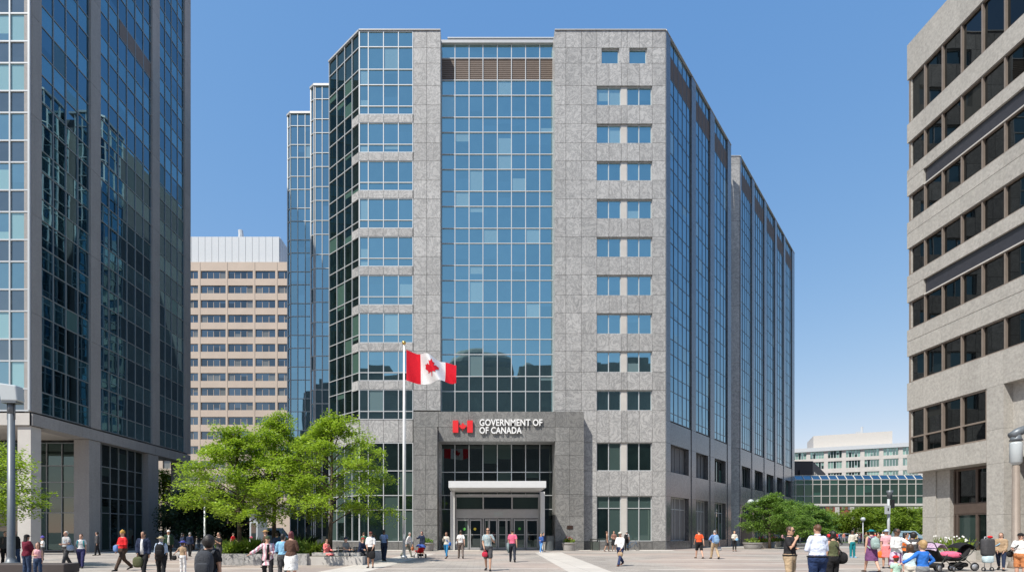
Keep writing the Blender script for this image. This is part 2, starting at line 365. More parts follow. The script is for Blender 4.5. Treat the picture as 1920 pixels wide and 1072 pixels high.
# ------------------------------------------------------------------ facade kit
class Face:
    def __init__(s, ox, oy, ux, uy, side=1):
        L = math.hypot(ux, uy); s.o = (ox, oy); s.u = (ux/L, uy/L); s.n = (s.u[1]*side, -s.u[0]*side)
    def U(s, px):
        k = (px-CX)/F; return (k*s.o[1]-s.o[0])/(s.u[0]-k*s.u[1])
    def p(s, u, h, d=0.): return (s.o[0]+u*s.u[0]+d*s.n[0], s.o[1]+u*s.u[1]+d*s.n[1], h)
    def box(s, mb, u0, u1, h0, h1, d0, d1):
        if u0 > u1: u0, u1 = u1, u0
        if h0 > h1: h0, h1 = h1, h0
        P = s.p; mb.add([P(u0,h0,d1),P(u1,h0,d1),P(u1,h0,d0),P(u0,h0,d0),P(u0,h1,d1),P(u1,h1,d1),P(u1,h1,d0),P(u0,h1,d0)],
              [(0,3,2,1),(4,5,6,7),(0,1,5,4),(1,2,6,5),(2,3,7,6),(3,0,4,7)])
    def pane(s, mb, u0, u1, h0, h1, d, tilt=.0035):
        tx = random.gauss(0, tilt); ty = random.gauss(0, tilt*.7); uc = (u0+u1)/2; hc = (h0+h1)/2
        f = lambda u, h: s.p(u, h, d+(u-uc)*tx+(h-hc)*ty)
        if random.random() < .3:      # a blind drawn part of the way
            hm_ = h1-(h1-h0)*random.choice((.25,.4,.55,.7))
            mb.quad(f(u0,h0), f(u1,h0), f(u1,hm_), f(u0,hm_)); mb.quad(f(u0,hm_), f(u1,hm_), f(u1,h1), f(u0,h1))
        else: mb.quad(f(u0,h0), f(u1,h0), f(u1,h1), f(u0,h1))
def glaze(face, us, hs, parent, name='curtain_wall', glass='glass', frame='frame', d=-.08, w=.075, groups=None, rowmat=None, wh=None, louvre=None, proud=.09):
    """curtain wall split into one part per group of rows: frame mesh + child pane mesh"""
    groups = groups or [(0, len(hs)-1)]; wh = wh or w; out = []
    for g0, g1 in groups:
        fr = MB(); gl = MB(); lv = MB(); mats = [M[glass]]
        names = [glass]
        for j in range(g0, g1):
            gm = rowmat(j) if rowmat else glass
            if gm not in names: names.append(gm)
            for i in range(len(us)-1):
                if louvre is not None and j in louvre:
                    n = max(4, int(abs(hs[j+1]-hs[j])/.19))
                    for k in range(n):
                        a = hs[j]+(hs[j+1]-hs[j])*k/n; b = a+(hs[j+1]-hs[j])/n*.62
                        face.box(lv, us[i], us[i+1], a, b, d-.06, d+.02)
                    continue
                gl.mi = names.index(gm); face.pane(gl, us[i], us[i+1], hs[j], hs[j+1], d)
        for u in us: face.box(fr, u-w/2, u+w/2, hs[g0]+.001, hs[g1]-.001, d-.03, d+proud)
        for j in range(g0, g1+1):
            if j == g1 and g1 != groups[-1][1]: continue
            face.box(fr, us[0]+.002, us[-1]-.002, hs[j]-wh/2, hs[j]+wh/2, d-.02, d+proud-.012)
        o = build(name, fr, M[frame], parent); out.append(o)
        if gl.f: build('pane', gl, [M[x] for x in names], o)
        if lv.f: build('louvre', lv, M['louvre'], o)
    return out
def stone(face, us, hs, parent, mat='granite', skip=lambda i, j: False, d0=-.36, d1=0., gap=.014, name='wall'):
    mb = MB()
    for i in range(len(us)-1):
        for j in range(len(hs)-1):
            if skip(i, j): continue
            a, b = sorted((us[i], us[i+1])); c, e = sorted((hs[j], hs[j+1]))
            face.box(mb, a+gap, b-gap, c+gap, e-gap, d0, d1)
    return build(name, mb, M[mat], parent)
def punched(face, u0, u1, h0, h1, parent, muls=(), trans=(), glass='glass', frame='frame', d=-.25, w=.07):
    fr = MB(); gl = MB(); us = [u0]+list(muls)+[u1]; hs = [h0]+list(trans)+[h1]
    for i in range(len(us)-1):
        for j in range(len(hs)-1): face.pane(gl, us[i], us[i+1], hs[j], hs[j+1], d)
    for u in us:
        uu = min(max(u, u0+w/2), u1-w/2); face.box(fr, uu-w/2, uu+w/2, h0, h1, d-.03, d+.08)
    for h in hs:
        hh = min(max(h, h0+w/2), h1-w/2); face.box(fr, u0+.003, u1-.003, hh-w/2, hh+w/2, d-.02, d+.07)
    o = build('window', fr, M[frame], parent); build('pane', gl, M[glass], o); return o
# ------------------------------------------------------------------ main office building
h50 = lambda y: H(y, 50.)
TOP = h50(57)
office = thing('office_building', (1.5, 50, 0), 'tall granite and blue glass government building with the red and white sign over its entrance', 'building')
front = Face(0, 50, 1, 0)                       # u == world x
recess = Face(0, 51.2, 1, 0)
U50 = lambda px: (px-CX)*.05
core = MB()
core.prism([(-14.9,53.9),(-11.2,50.45),(-4.1,50.45),(-4.1,51.75),(7.4,51.75),(7.4,50.45),(17.2,50.45),(29.9,65.),(29.9,95),(-14.9,95)], 0, TOP-.35)
core.prism([(-17.35,56.5),(-15,56.5),(-15,94),(-17.35,94)], 0, TOP-.4)
core.prism([(-21.15,60.2),(-17.4,60.2),(-17.4,94),(-21.15,94)], 0, TOP-.45)
core.prism([(30.,67.15),(32.25,67.15),(52.3,90.3),(52.3,118),(30.,118)], 0, TOP-.4)
build('wall_core', core, M['joint'], office)
# --- right granite block
wt = [161,232,302,373,444,515,587,658,731]; wb = [197,268,338,409,481,553,625,697,769]
hy = sorted([57.6,90,119]+wt+wb+[829,882,929,1014,1030.5])
hsR = [h50(y) for y in hy]
usR = [U50(p) for p in (1040,1061,1090,1119,1142,1165,1176,1199,1223,1248)]
def skR(i, j):
    y0, y1 = hy[j], hy[j+1]
    if 3 <= i <= 7 and ((y0 in wt and y1 in wb) or (y0, y1) in ((829,882),(929,1014))): return True
    return 3 <= i <= 7 and (y0, y1) == (90, 119)
stone(front, usR, hsR, office, skip=lambda i, j: skR(i, j) or hy[j] >= 1014)
stone(front, usR, [h50(1030.5), h50(1014)], office, mat='granite_plinth', d1=.03, name='plinth')
for a, b in ((1119,1128),(1161,1180),(1213,1223)): mb = MB(); front.box(mb, U50(a)+.01, U50(b)-.01, h50(119)+.01, h50(90)-.01, -.36, 0); build('wall', mb, M['granite'], office)
for a, b in ((1128,1161),(1180,1213)): punched(front, U50(a), U50(b), h50(119), h50(90), office)
for k, (t, b) in enumerate(list(zip(wt, wb))+[(829,882),(929,1014)]):
    g = 'glass' if k < 7 else 'glass_dim'
    for a, m_, c in ((1119,1142,1165),(1176,1199,1223)):
        punched(front, U50(a), U50(c), h50(b), h50(t), office, muls=[U50(m_)], trans=[h50(952)] if t == 929 else (), glass='glass' if t < 800 else 'glass_teal')
    mb = MB(); front.box(mb, U50(1165)+.005, U50(1176)-.005, h50(b), h50(t), -.33, -.12); build('infill_panel', mb, M['concrete_pale'], office)
# --- left granite strip
stone(front, [U50(775), U50(800), U50(826)], [h50(y) for y in hy if y <= 800], office)
for x0, x1 in ((U50(826)+.0, 'L'), (U50(1040), 'R')):   # returns into the recess
    mb = MB()
    xa, xb = (x0-.36, x0-.003) if x1 == 'L' else (x0+.003, x0+.36)
    for j in range(len(hy)-1):
        mb.box(xa, xb, 50.37, 51.3, h50(hy[j+1])+.014, h50(hy[j])-.014)
    build('wall', mb, M['granite'], office)
# --- left glazed front bay with granite spandrels
usL = [U50(p) for p in (674,690.5,719,747,774)]
rows = [(59,214.4,[88,130,159,199])]+[(t, t+55, [t+40]) for t in (230.5,302,372.5,444,516,587,658,730.5)]
for t, b, tr in rows:
    glaze(front, usL, [h50(y) for y in [b]+tr[::-1]+[t]], office, glass='glass' if t < 700 else 'glass')
for k in range(len(rows)-1):
    mb = MB(); ys = (rows[k][1], rows[k+1][0])
    for i in range(4): front.box(mb, usL[i]-.05*(i == 0)+.01, usL[i+1]-.01, h50(ys[1])+.04, h50(ys[0])-.04, -.36, .03)
    build('spandrel', mb, M['granite'], office)
stone(front, usL, [h50(829), h50(787)], office)
glaze(front, usL, [h50(y) for y in (1014,955,928,882,830)], office, name='ground_glazing', glass='glass_teal')
stone(front, usL, [h50(1030.5), h50(1015)], office, mat='granite_plinth')
# --- central recessed glass
usC = [X(p, 51.2) for p in (827.5,853,879.5,905.5,932.5,959,985.5,1012,1037)]
full = [784,769]+[y for k in range(9, -1, -1) for y in (88+71*k+42, 88+71*k)][1:]+[59]
full = [784,769,727,698,656,627,585,556,514,485,443,414,372,343,301,272,230,201,159,130,88,59]
fullh = [h50(y) for y in full]
grp = [(0,3)]+[(i, i+2) for i in range(3, 19, 2)]+[(19,21)]
glaze(recess, usC, fullh, office, groups=grp, louvre={19})
mb = MB(); recess.box(mb, usC[0], usC[-1], TOP-.22, TOP+.05, -.3, .18); build('coping', mb, M['coping'], office)
# --- chamfer, left
ch = Face(-11.35, 50.02, -1.135, 1.0, side=-1)
usH = [ch.U(p) for p in (673,660,646,631.5,617)][::-1]
usH = sorted(usH)
glaze(ch, usH, fullh, office, groups=grp, glass='glass_green', w=.065)
for k in range(len(rows)-1): mb = MB(); ch.box(mb, usH[0]+.05, usH[1]-.05, h50(rows[k+1][0]), h50(rows[k][1]), -.3, .025); build('spandrel', mb, M['granite'], office)
stone(ch, usH, [h50(829), h50(787)], office)
glaze(ch, usH, [h50(y) for y in (1014,955,928,882,830)], office, name='ground_glazing', glass='glass_teal')
stone(ch, usH, [h50(1030.5), h50(1015)], office, mat='granite_plinth')
# --- stepped glass bays further left
for Zb, pr, pl, cols in ((56., 619, 588, (617,604,591,588)), (59.7, 584, 543, (584,572,558,544))):
    f = Face(0, Zb, 1, 0); us = sorted(X(p, Zb) for p in cols)
    glaze(f, us, fullh, office, groups=grp, glass='glass_side', frame='frame', w=.06)
    glaze(f, us, [h50(y) for y in (1030,955,882,830,787)], office, name='ground_glazing', glass='glass_dim')
    c2 = Face(us[0], Zb, -1.135, 1.0, side=-1)
    glaze(c2, [0.0, .62], fullh, office, groups=[(0,21)], glass='glass_side')
    c3 = Face(us[0]-.47, Zb+.41, 0, 1, side=-1)
    glaze(c3, [0.,1.1,2.2,3.3], fullh, office, groups=[(0,21)], glass='glass_side')
    mb = MB(); mb.prism([(us[-1]+.6,Zb-.08),(us[0],Zb-.08),(us[0]-.55,Zb+.38),(us[0]-.55,Zb+3),(us[-1]+.6,Zb+3)][::-1], TOP-.2, TOP+.02); build('coping', mb, M['coping'], office)
# --- long right side, two blocks
def side_block(face, end_u, bays, u_first, hcopy):
    hyS = [1030.5,1014,929,882,829,787]
    wins = []
    # pilasters between bays
    edges = [0.]+[e for b in bays for e in (b[0], b[1])]+[end_u]
    for k in range(0, len(edges), 2):
        a, b = edges[k], edges[k+1]
        hh = [h50(y) for y in hyS]+[h50(y) for y in range(716, 60, -71)]+[TOP-.02]
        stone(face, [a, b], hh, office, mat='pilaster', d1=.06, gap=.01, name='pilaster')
    for a, b, n in bays:
        us = [a+(b-a)*i/n for i in range(n+1)]
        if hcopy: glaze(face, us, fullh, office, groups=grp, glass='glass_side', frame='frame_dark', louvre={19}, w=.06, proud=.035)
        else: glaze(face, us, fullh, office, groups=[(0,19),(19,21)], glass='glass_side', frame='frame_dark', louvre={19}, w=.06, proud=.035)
        m1, m2 = a+(b-a)*.04, b-(b-a)*.12
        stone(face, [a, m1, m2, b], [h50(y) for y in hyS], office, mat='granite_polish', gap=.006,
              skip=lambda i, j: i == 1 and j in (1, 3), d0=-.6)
        mm = [m1+(m2-m1)*t for t in (.3,.45,.72)]
        punched(face, m1, m2, h50(882), h50(829), office, muls=mm[:], glass='glass_green', frame='frame_dark', d=-.5)
        punched(face, m1, m2, h50(1014), h50(929), office, muls=mm[:], trans=[h50(952)], glass='glass_green', frame='frame', d=-.5)
R1 = Face(17.4, 50, .88, 1)
u = R1.U
side_block(R1, u(1370), [(u(1256),u(1296),5),(u(1304),u(1331),4),(u(1339),u(1363.6),4)], 0, True)
R2 = Face(32.5, 66.7, .88, 1); u = R2.U
side_block(R2, u(1489), [(u(1389.5),u(1409.5),5),(u(1414),u(1432.5),5),(u(1436.5),u(1452.5),5),(u(1456),u(1469),4),(u(1472),u(1484.6),4)], 0, False)
f2 = Face(0, 66.7, 1, 0)
stone(f2, [29.6, 31., 32.48], [h50(y) for y in [1030.5,929,829,787]]+[h50(y) for y in range(716, 60, -71)]+[TOP-.02], office, d0=-.4)
for fn in (lambda mb: front.box(mb, U50(673), U50(826), TOP-.03, TOP+.06, -.5, .08), lambda mb: front.box(mb, U50(1040), U50(1248)+.03, TOP-.03, TOP+.06, -.5, .08),
           lambda mb: ch.box(mb, 0.02, usH[-1]+.05, TOP-.1, TOP+.055, -.5, .08), lambda mb: R1.box(mb, 0.05, R1.U(1370), TOP-.03, TOP+.055, -.5, .1),
           lambda mb: R2.box(mb, 0., R2.U(1489), TOP-.03, TOP+.055, -.5, .1), lambda mb: f2.box(mb, 29.6, 32.5, TOP-.03, TOP+.05, -.5, .06)):
    mb = MB(); fn(mb); build('coping', mb, M['coping'], office)
mb = MB(); mb.box(X(845,54), X(1037,54), 54, 58, TOP-.3, H(73.5,54)); mb.box(X(841,54)-.1, X(1039,54)+.1, 53.9, 58.1, H(73.5,54)+.003, H(71.5,54)); build('roof_screen', mb, M['white_metal'], office)
# --- granite portal
P = Face(0, 49, 1, 0); x49 = lambda p: X(p, 49); h49 = lambda y: H(y, 49)
ys = [771,800,833]
mb = MB()
for i, (a, b) in enumerate(zip([775,822,878,932,986,1041], [822,878,932,986,1041,1095])):
    for c, d_ in ((771,800),(800,827)): 
        if i in (0,5) and c == 800: continue
        P.box(mb, x49(a)+.012, x49(b)-.012, h49(d_)+.012, h49(c)-.012, -1.9 if 1 <= i <= 4 else -.99, 0)
for a, b in ((1041,1068),(1068,1095)):
    yy = [800,827,853,880,926,968,1014]
    for c, d_ in zip(yy[:-1], yy[1:]): P.box(mb, x49(a)+.012, x49(b)-.012, h49(d_)+.012, h49(c)-.012, -.99, 0)
for c, d_ in zip([771,800,833,884,928,968,1010], [800,833,884,928,968,1010,1030]):   # sides of the opening
    mb.box(x49(1041)+.01, x49(1041)+.5, 49.99, 51.15, h49(d_)+.01, h49(c)-.01)
L = Face(0, 48.0, 1, 0)
for a, b in ((775,798),(798,820)):
    yy = [800,853,880,926,954,984,1031.5]
    for c, d_ in zip(yy[:-1], yy[1:]): L.box(mb, X(a,48)+.012, X(b,48)-.012, max(0,H(d_,48))+.012, H(c,48)-.012, -2.9, 0)
build('portal', mb, M['granite_dark'], office)
mb = MB(); P.box(mb, x49(1041)+.01, x49(1095)-.01, 0, h49(1014)-.012, -.95, .02); build('plinth', mb, M['granite_plinth'], office)
mb = MB(); P.box(mb, x49(778), x49(1092), h49(1012), h49(774), -.98, -.6) if False else P.box(mb, x49(1043), x49(1093), 0.1, h49(774), -.96, -.05); build('portal_backing', mb, M['joint'], office)
# glazing inside the portal
glaze(recess, usC, [0.02]+[H(y, 51.2) for y in (954,928,884.6,830)], office, name='ground_glazing', glass='glass_dim', d=-.05)
mb = MB(); recess.box(mb, usC[0], usC[-1], H(830,51.2)+.02, fullh[0]-.06, -.3, .0); build('wall', mb, M['granite_dark'], office)
# canopy
cz0, cz1 = 45.0, 51.1; hb = H(913, 45.); ht = H(901, 45.)
mb = MB(); x0, x1 = X(841,45), X(1024,45)
mb.box(x0, x1, cz0, cz1, hb+.06, ht)
for i in range(3):
    a = x0+.12+(x1-x0-.24)*i/3; b = x0+.12+(x1-x0-.24)*(i+1)/3
    mb.box(a+.02, b-.02, cz0+.12, cz1, hb, hb+.055)
mb.box(x0, x0+.1, cz0, cz1, hb-.02, hb+.057); mb.box(x1-.1, x1, cz0, cz1, hb-.02, hb+.057); mb.box(x0+.102, x1-.102, cz0, cz0+.1, hb-.02, hb+.057)
can = build('canopy', mb, M['canopy'], office)
mb = MB()
for px in (848.5, 1017): mb.box(X(px,49.6)-.2, X(px,49.6)+.2, 49.4, 49.8, 0, hb-.03)
build('column', mb, M['canopy'], office)
# vestibule: header and doors
D = Face(0, 50.3, 1, 0); xd = lambda p: X(p, 50.3); hd = lambda y: H(y, 50.3)
mb = MB()
D.box(mb, xd(854), xd(1011), hd(971), hd(955), -.2, .05)
for p in (854.5,906,960,1010.5): D.box(mb, xd(p)-.06, xd(p)+.06, 0, hd(930), -.2, .07)
D.box(mb, xd(854), xd(1011), hd(930.5), hd(926), -.2, .04)
build('vestibule_frame', mb, M['alu'], office)
mb = MB(); D.box(mb, xd(926.5), xd(943), hd(967), hd(958.5), .052, .07); build('header_sign', mb, M['lens'], office)
glaze(D, [xd(855.5), xd(906), xd(960), xd(1009.5)], [hd(954), hd(931)], office, name='transom_window', glass='glass_dim', frame='alu', w=.05, d=-.05)
leaf = [(856,879),(880.5,903),(909,916),(916.5,932.5),(933.5,950),(950.5,957.5),(963,985),(986.5,1009)]
for a, b in leaf:
    fr = MB(); gl = MB(); u0, u1 = xd(a), xd(b); wd = .11 if b-a > 10 else .05
    hs = [.02, hd(1001.5), hd(972)]
    for uu in (u0+wd/2, u1-wd/2): D.box(fr, uu-wd/2, uu+wd/2, .02, hd(972), -.06, 0)
    for hh, ww in ((.12,.2),(hs[1],.06),(hd(974),.14)): D.box(fr, u0+.01, u1-.01, hh-ww/2, hh+ww/2, -.05, -.006)
    D.pane(gl, u0+wd/2, u1-wd/2, .05, hd(972), -.03, .002)
    o = build('door' if b-a > 10 else 'side_light', fr, M['alu'], office); build('pane', gl, M['glass_dim'], o)
    if b-a > 10:
        hm = MB(); xh = u1-wd if (a in (856,916.5,963)) else u0+wd
        hm.tube([D.p(xh,.95,.06), D.p(xh,1.35,.06)], .015, 6); build('handle', hm, M['alu'], o)
for p, y, m_ in ((870.5,991,'g'),(890.5,991,'y'),(974,990.5,'g')):
    mb = MB(); mb.disc((xd(p), 50.3-.015, hd(y)), .13, (0,1,0), 14, .006)
    build('door_sticker', mb, plain('sticker', (.12,.5,.08) if m_ == 'g' else (.7,.55,.05), .5), office)
# sign letters and emblem
dg = bpy.context.evaluated_depsgraph_get()
def text_mesh(body, width, height, depth, bold):
    cu = bpy.data.curves.new('lettering', 'FONT'); cu.body = body; cu.size = 1; cu.extrude = .5; cu.offset = bold; cu.resolution_u = 3; cu.space_character = 1.03
    t = bpy.data.objects.new('lettering', cu); COL.objects.link(t); bpy.context.view_layer.update()
    me = bpy.data.meshes.new_from_object(t.evaluated_get(bpy.context.evaluated_depsgraph_get()))
    bpy.data.objects.remove(t); vs_ = np.array([v.co[:] for v in me.vertices]); mn = vs_.min(0); mx = vs_.max(0)
    vs_ = (vs_-mn)/(mx-mn)*np.array([width, height, depth])
    mb = MB(); mb.add([(v[0], -v[2], v[1]) for v in vs_], [tuple(p.vertices) for p in me.polygons]); return mb
def place_text(body, px0, px1, yt, yb, Z, name, mat, parent, depth=.14, bold=.018, gap=.05):
    mb = text_mesh(body, X(px1,Z)-X(px0,Z), H(yt,Z)-H(yb,Z), depth, bold)
    ox, oz = X(px0,Z), H(yb,Z); mb.v = [(v[0]+ox, v[1]+Z-gap, v[2]+oz) for v in mb.v]
    return build(name, mb, mat, parent)
place_text('GOVERNMENT OF', 899, 1016.5, 786, 798.5, 49, 'lettering', M['white'], office)
place_text('OF CANADA', 899, 978, 800.5, 813, 49, 'lettering', M['white'], office)
LEAF = [(0,1.0),(.165,.68),(.22,.66),(.35,.73),(.26,.30),(.31,.27),(.52,.50),(.575,.39),(.80,.44),(.725,.21),(.745,.15),(.84,.10),(.44,-.22),(.42,-.28),(.46,-.43),(.07,-.36),(.035,-.385),(.05,-.8)]
LEAF = LEAF+[(-x,y) for x,y in LEAF[::-1][:-1]]
em = MB(); hh = H(788.5,49)-H(811,49); zc = H(799.5,49)
for a, b in ((849,859.5),(876,886.5)): em.box(x49(a), x49(b), 49-.2, 49-.05, h49(811), h49(788.5))
def leaf_prism(mb, cx, cz, sc, y0, y1):
    n = len(LEAF); vs_ = [(cx+x*sc, y0, cz+z*sc) for x,z in LEAF]+[(cx+x*sc, y1, cz+z*sc) for x,z in LEAF]
    mb.add(vs_, [tuple(range(n)), tuple(range(2*n-1, n-1, -1))]+[(i,(i+1)%n,(i+1)%n+n,i+n) for i in range(n)])
leaf_prism(em, x49(867.8), h49(800.5), .41, 49-.2, 49-.05)
build('emblem', em, M['red'], office)
mb = MB(); P.box(mb, x49(1063), x49(1074), h49(991), h49(984.5), .022, .05); build('plaque', mb, plain('bronze_plaque', (.06,.035,.028), .4, .4), office)
# wing entrance at the side: recess and canopy shade drawn as a black box
mb = MB(); u = R2.U; R2.box(mb, u(1389), u(1409), 0, 3.9, -.3, .1); build('shaded_entrance', mb, M['black'], office)

# ------------------------------------------------------------------ left tower
tower = thing('glass_tower', (-32, 38, 0), 'dark blue glass tower with concrete ribs standing on tall square pillars at the left', 'building')
h38 = lambda y: H(y, 38.)
tf = Face(0, 38, 1, 0); ts = Face(-32., 38., 0, 1, side=1)
assert ts.n[0] > 0
TT = 61.
base = h38(769); per = 3.535
trows = [base]
k = 0
while trows[-1] < TT-3.6: trows += [base+per*k+1.55, base+per*(k+1)]; k += 1
trows.append(TT)
tg = [(2*i, 2*i+2) for i in range(len(trows)//2-1)]; tg.append((tg[-1][1], len(trows)-1))
usF = [-32.15-1.37*i for i in range(11)][::-1]; 
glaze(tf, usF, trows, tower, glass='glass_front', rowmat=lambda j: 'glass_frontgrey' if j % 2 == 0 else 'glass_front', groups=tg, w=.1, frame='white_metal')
bz = lambda px: ts.U(px)
for a, b, n in ((76,168,4),(187,284,6),(298,345,4)):
    a, b = bz(a), bz(b); us = [a+(b-a)*i/n for i in range(n+1)]
    lo = {11} if n == 6 else set()
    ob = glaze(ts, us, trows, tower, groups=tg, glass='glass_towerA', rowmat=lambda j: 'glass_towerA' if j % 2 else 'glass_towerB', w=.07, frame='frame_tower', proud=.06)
mb = MB(); a, b = bz(187), bz(284); ts.box(mb, a+(b-a)*.36, b-.05, trows[20]+.06, trows[21]-.05, -.09, -.04); build('louvre', mb, M['louvre'], tower)
for a, b in ((58,76),(168,187),(284,298),(345,356)):
    a, b = max(0, bz(a)), bz(b); stone(ts, [a, b], [base-.1+2*per*i for i in range(8)]+[TT], tower, mat='concrete', d1=.1, gap=.012, d0=-.5, name='rib')
mb = MB(); ts.box(mb, -.12, .04, base, TT, -.14, .0); build('corner_trim', mb, M['white_metal'], tower)
mb = MB(); mb.prism([(-32.5,38.45),(-32.5,58.3),(-60,58.3),(-60,38.45)][::-1], base+.0, TT-.2); mb.box(-60, -46, 38.1, 38.44, base, TT); build('wall_core', mb, M['joint'], tower)
# beam / soffit ring
hb0, hb1 = h38(797), h38(774)
stone(ts, [-.0, 2.4, 4.8, 7.2, 9.6, 12, 14.4, 16.8, 19.2, 20.75], [hb0, hb1], tower, mat='concrete', d0=-1.2, d1=.12, gap=.008, name='beam')
stone(tf, [-60+2.8*i for i in range(11)]+[-32.02], [hb0, hb1], tower, mat='concrete_pale', d0=-1.2, d1=.1, gap=.008, name='beam')
mb = MB(); mb.box(-60, -33.1, 39.1, 58.6, hb0+.25, hb1+.2); build('soffit', mb, M['concrete_pale'], tower)
def pillar(x0, x1, y0, y1, mat='concrete'):
    mb = MB(); zs = [0,.9,3.4,6.6,hb0-.01]
    for a, b in zip(zs[:-1], zs[1:]): mb.box(x0, x1, y0, y1, a+.014, b-.014)
    mb.box(x0+.02, x1-.02, y0+.02, y1-.02, 0, hb0-.02); build('pillar', mb, M[mat], tower)
pillar(X(33,38.05), -32.05, 38.05, 38.95, 'concrete_pale')
pillar(-33.2, -31.95, 43.6, 44.9); pillar(-33.2, -31.95, 51.4, 53.0); pillar(-33.2, -31.95, 57.3, 58.7)
pillar(-44, -42.9, 38.05, 38.95, 'concrete_pale')
g1 = Face(0, 45.4, 1, 0); gr = [.1, 3.3, 4.6, 5.9, 7.3, hb0]
glaze(g1, [-46,-44,-42,-40,-38,-36.9,-35.6,-34.4,-33.2], gr, tower, name='ground_glazing', glass='glass_teal', frame='frame_tower')
g2 = Face(-32.5, 44.9, 0, 1, side=1)
glaze(g2, [0.02,.9,2.0,3.1,4.3,5.4,6.5], gr, tower, name='ground_glazing', glass='glass_dim', frame='frame_tower')
mb = MB(); mb.box(-60,-33.3,45.7,51.3,0,hb0-.02); build('lobby_core', mb, M['black'], tower)

# ------------------------------------------------------------------ right precast building
rb = thing('precast_building', (28.5, 35.5, 0), 'beige aggregate concrete office block with dark strip windows at the right edge', 'building')
Zc = 35.6; XB = 28.5
hr = lambda y: H(y, Zc)
rf = Face(XB, Zc, 0, -1, side=1)               # u runs towards the camera
assert rf.n[0] < 0
mod = 1.31; NM = 14; END = mod*NM
ww = [(235,152),(321,270),(419,369.5),(519,468),(620,568.5),(719,669)]
usB = [0.12]+[mod*i for i in range(1, NM+1)]
def band(y0, y1, u0=0., u1=END, mat='exposed', d1=0., d0=-.5, name='wall'):
    us = [u0]+[mod*i for i in range(1, NM+1) if u0+.05 < mod*i < u1-.05]+[u1]
    return stone(rf, us, [hr(y0), hr(y1)], rb, mat=mat, d0=d0, d1=d1, gap=.004, name=name)
band(152, 86)
band(270, 235)
for a, b in ((369.5,321),(468,419),(568.5,519),(669,620)):
    m_ = a-27.5 if a in (369.5, 568.5) else b+21
    if a in (369.5, 568.5):
        band(m_, b); band(a, m_+.6, 0, mod)
        mb = MB(); rf.box(mb, mod+.02, END, hr(a)+.05, hr(m_)-.01, -.5, -.14); build('spandrel', mb, M['spandrel'], rb)
        mb = MB(); rf.box(mb, mod+.02, END, hr(a)-.03, hr(a)+.045, -.3, -.02); build('sill', mb, M['concrete_pale'], rb)
    else:
        band(m_, b); band(a, m_+.6)
band(770.5, 719); band(887, 852, 0, mod*4.25)
for k, (yb, yt) in enumerate(ww):
    for i in range(NM):
        a, b = (usB[i], usB[i+1]); fr = MB(); gl = MB()
        rf.pane(gl, a+.05, b-.05, hr(yb)+.06, hr(yt)-.06, -.2, .005)
        rf.box(fr, a-.02, a+.06, hr(yb)+.003, hr(yt)-.003, -.3, -.06)
        rf.box(fr, a+.062, b-.022, hr(yb)+.003, hr(yb)+.07, -.3, -.05); rf.box(fr, a+.062, b-.022, hr(yt)-.07, hr(yt)-.003, -.3, -.05)
        o = build('window', fr, M['bronze_lt'], rb); build('pane', gl, M['glass_black'], o)
for i in range(4):
    a, b = usB[i], usB[i+1] if i < 3 else mod*4.2
    fr = MB(); gl = MB(); lo, mi, hi = hr(852), hr(821), hr(770.5)
    rf.pane(gl, a+.05, b-.05, lo, mi, -.2, .005); rf.pane(gl, a+.05, b-.05, mi, hi, -.2, .005)
    rf.box(fr, a-.03, a+.08, lo, hi, -.3, -.05)
    for hh in (lo+.05, mi, hi-.05): rf.box(fr, a+.08, b-.03, hh-.045, hh+.045, -.29, -.06)
    if i == 3: rf.box(fr, b-.02, b+.06, lo, hi, -.3, -.05)
    o = build('window', fr, M['bronze_lt'], rb); build('pane', gl, M['glass_black'], o)
# big pillars, with deep two-storey bays between
pz = 4.27*mod
for p0 in (pz, pz+4.9, pz+9.8):
    mb = MB()
    for a, b in ((0,2.6),(2.6,5.42),(5.42,7.3),(7.3,hr(770.5))): rf.box(mb, p0, p0+.98, a+.005, b-.005, -1.6, -.002)
    build('pillar', mb, M['exposed'], rb)
mb = MB(); rf.box(mb, pz+.98, END, hr(770.5)+.0, hr(770.5)+.02, -3.0, -.5); build('soffit', mb, M['exposed'], rb)
deep = Face(XB+1.5, Zc, 0, -1, side=1)
glaze(deep, [pz+1.0+i*.98 for i in range(9)], [.4,2.9,5.3,7.9,hr(770.5)], rb, name='ground_glazing', glass='glass_black', frame='bronze')
# recessed ground floor below the overhang
gf = Face(XB+.8, 35.3, 0, -1, side=1)
mb = MB(); zt = hr(887)
for a, b in ((0,2.6),(2.6,zt-.005)):
    gf.box(mb, 0, 1.0, a+.005, b-.005, -1.2, .0); gf.box(mb, 1.01, 1.95, a+.005, b-.005, -.8, -.08)
gf.box(mb, 1.95, 5.2, 0, .55, -.4, .02)
build('wall', mb, M['exposed'], rb)
mb = MB(); rf.box(mb, 0.01, pz, zt-.001, zt+.12, -1.9, -.5); build('soffit', mb, M['exposed'], rb)
glaze(gf, [1.98, 2.2, 3.5, 5.0], [.56, 2.75], rb, name='ground_glazing', glass='glass_dim', frame='bronze', d=-.4, w=.14)
mb = MB(); gf.box(mb, 1.98, 5.1, 2.76, 3.35, -.5, -.3); build('spandrel', mb, M['bronze'], rb)
glaze(gf, [1.98, 2.2, 3.5, 5.0], [3.36, zt-.1], rb, name='ground_glazing', glass='glass_black', frame='bronze', d=-.4, w=.14)
mb = MB(); mb.box(XB+.51, XB+16, Zc-END, Zc-.25, zt+.13, hr(86)-.4); mb.box(XB+2.1, XB+16, Zc-END, Zc-.6, 0, zt+.12); mb.box(XB+.12, XB+16, Zc-.249, Zc-.01, zt+.01, hr(86)-.01)
build('wall_core', mb, M['exposed'], rb)

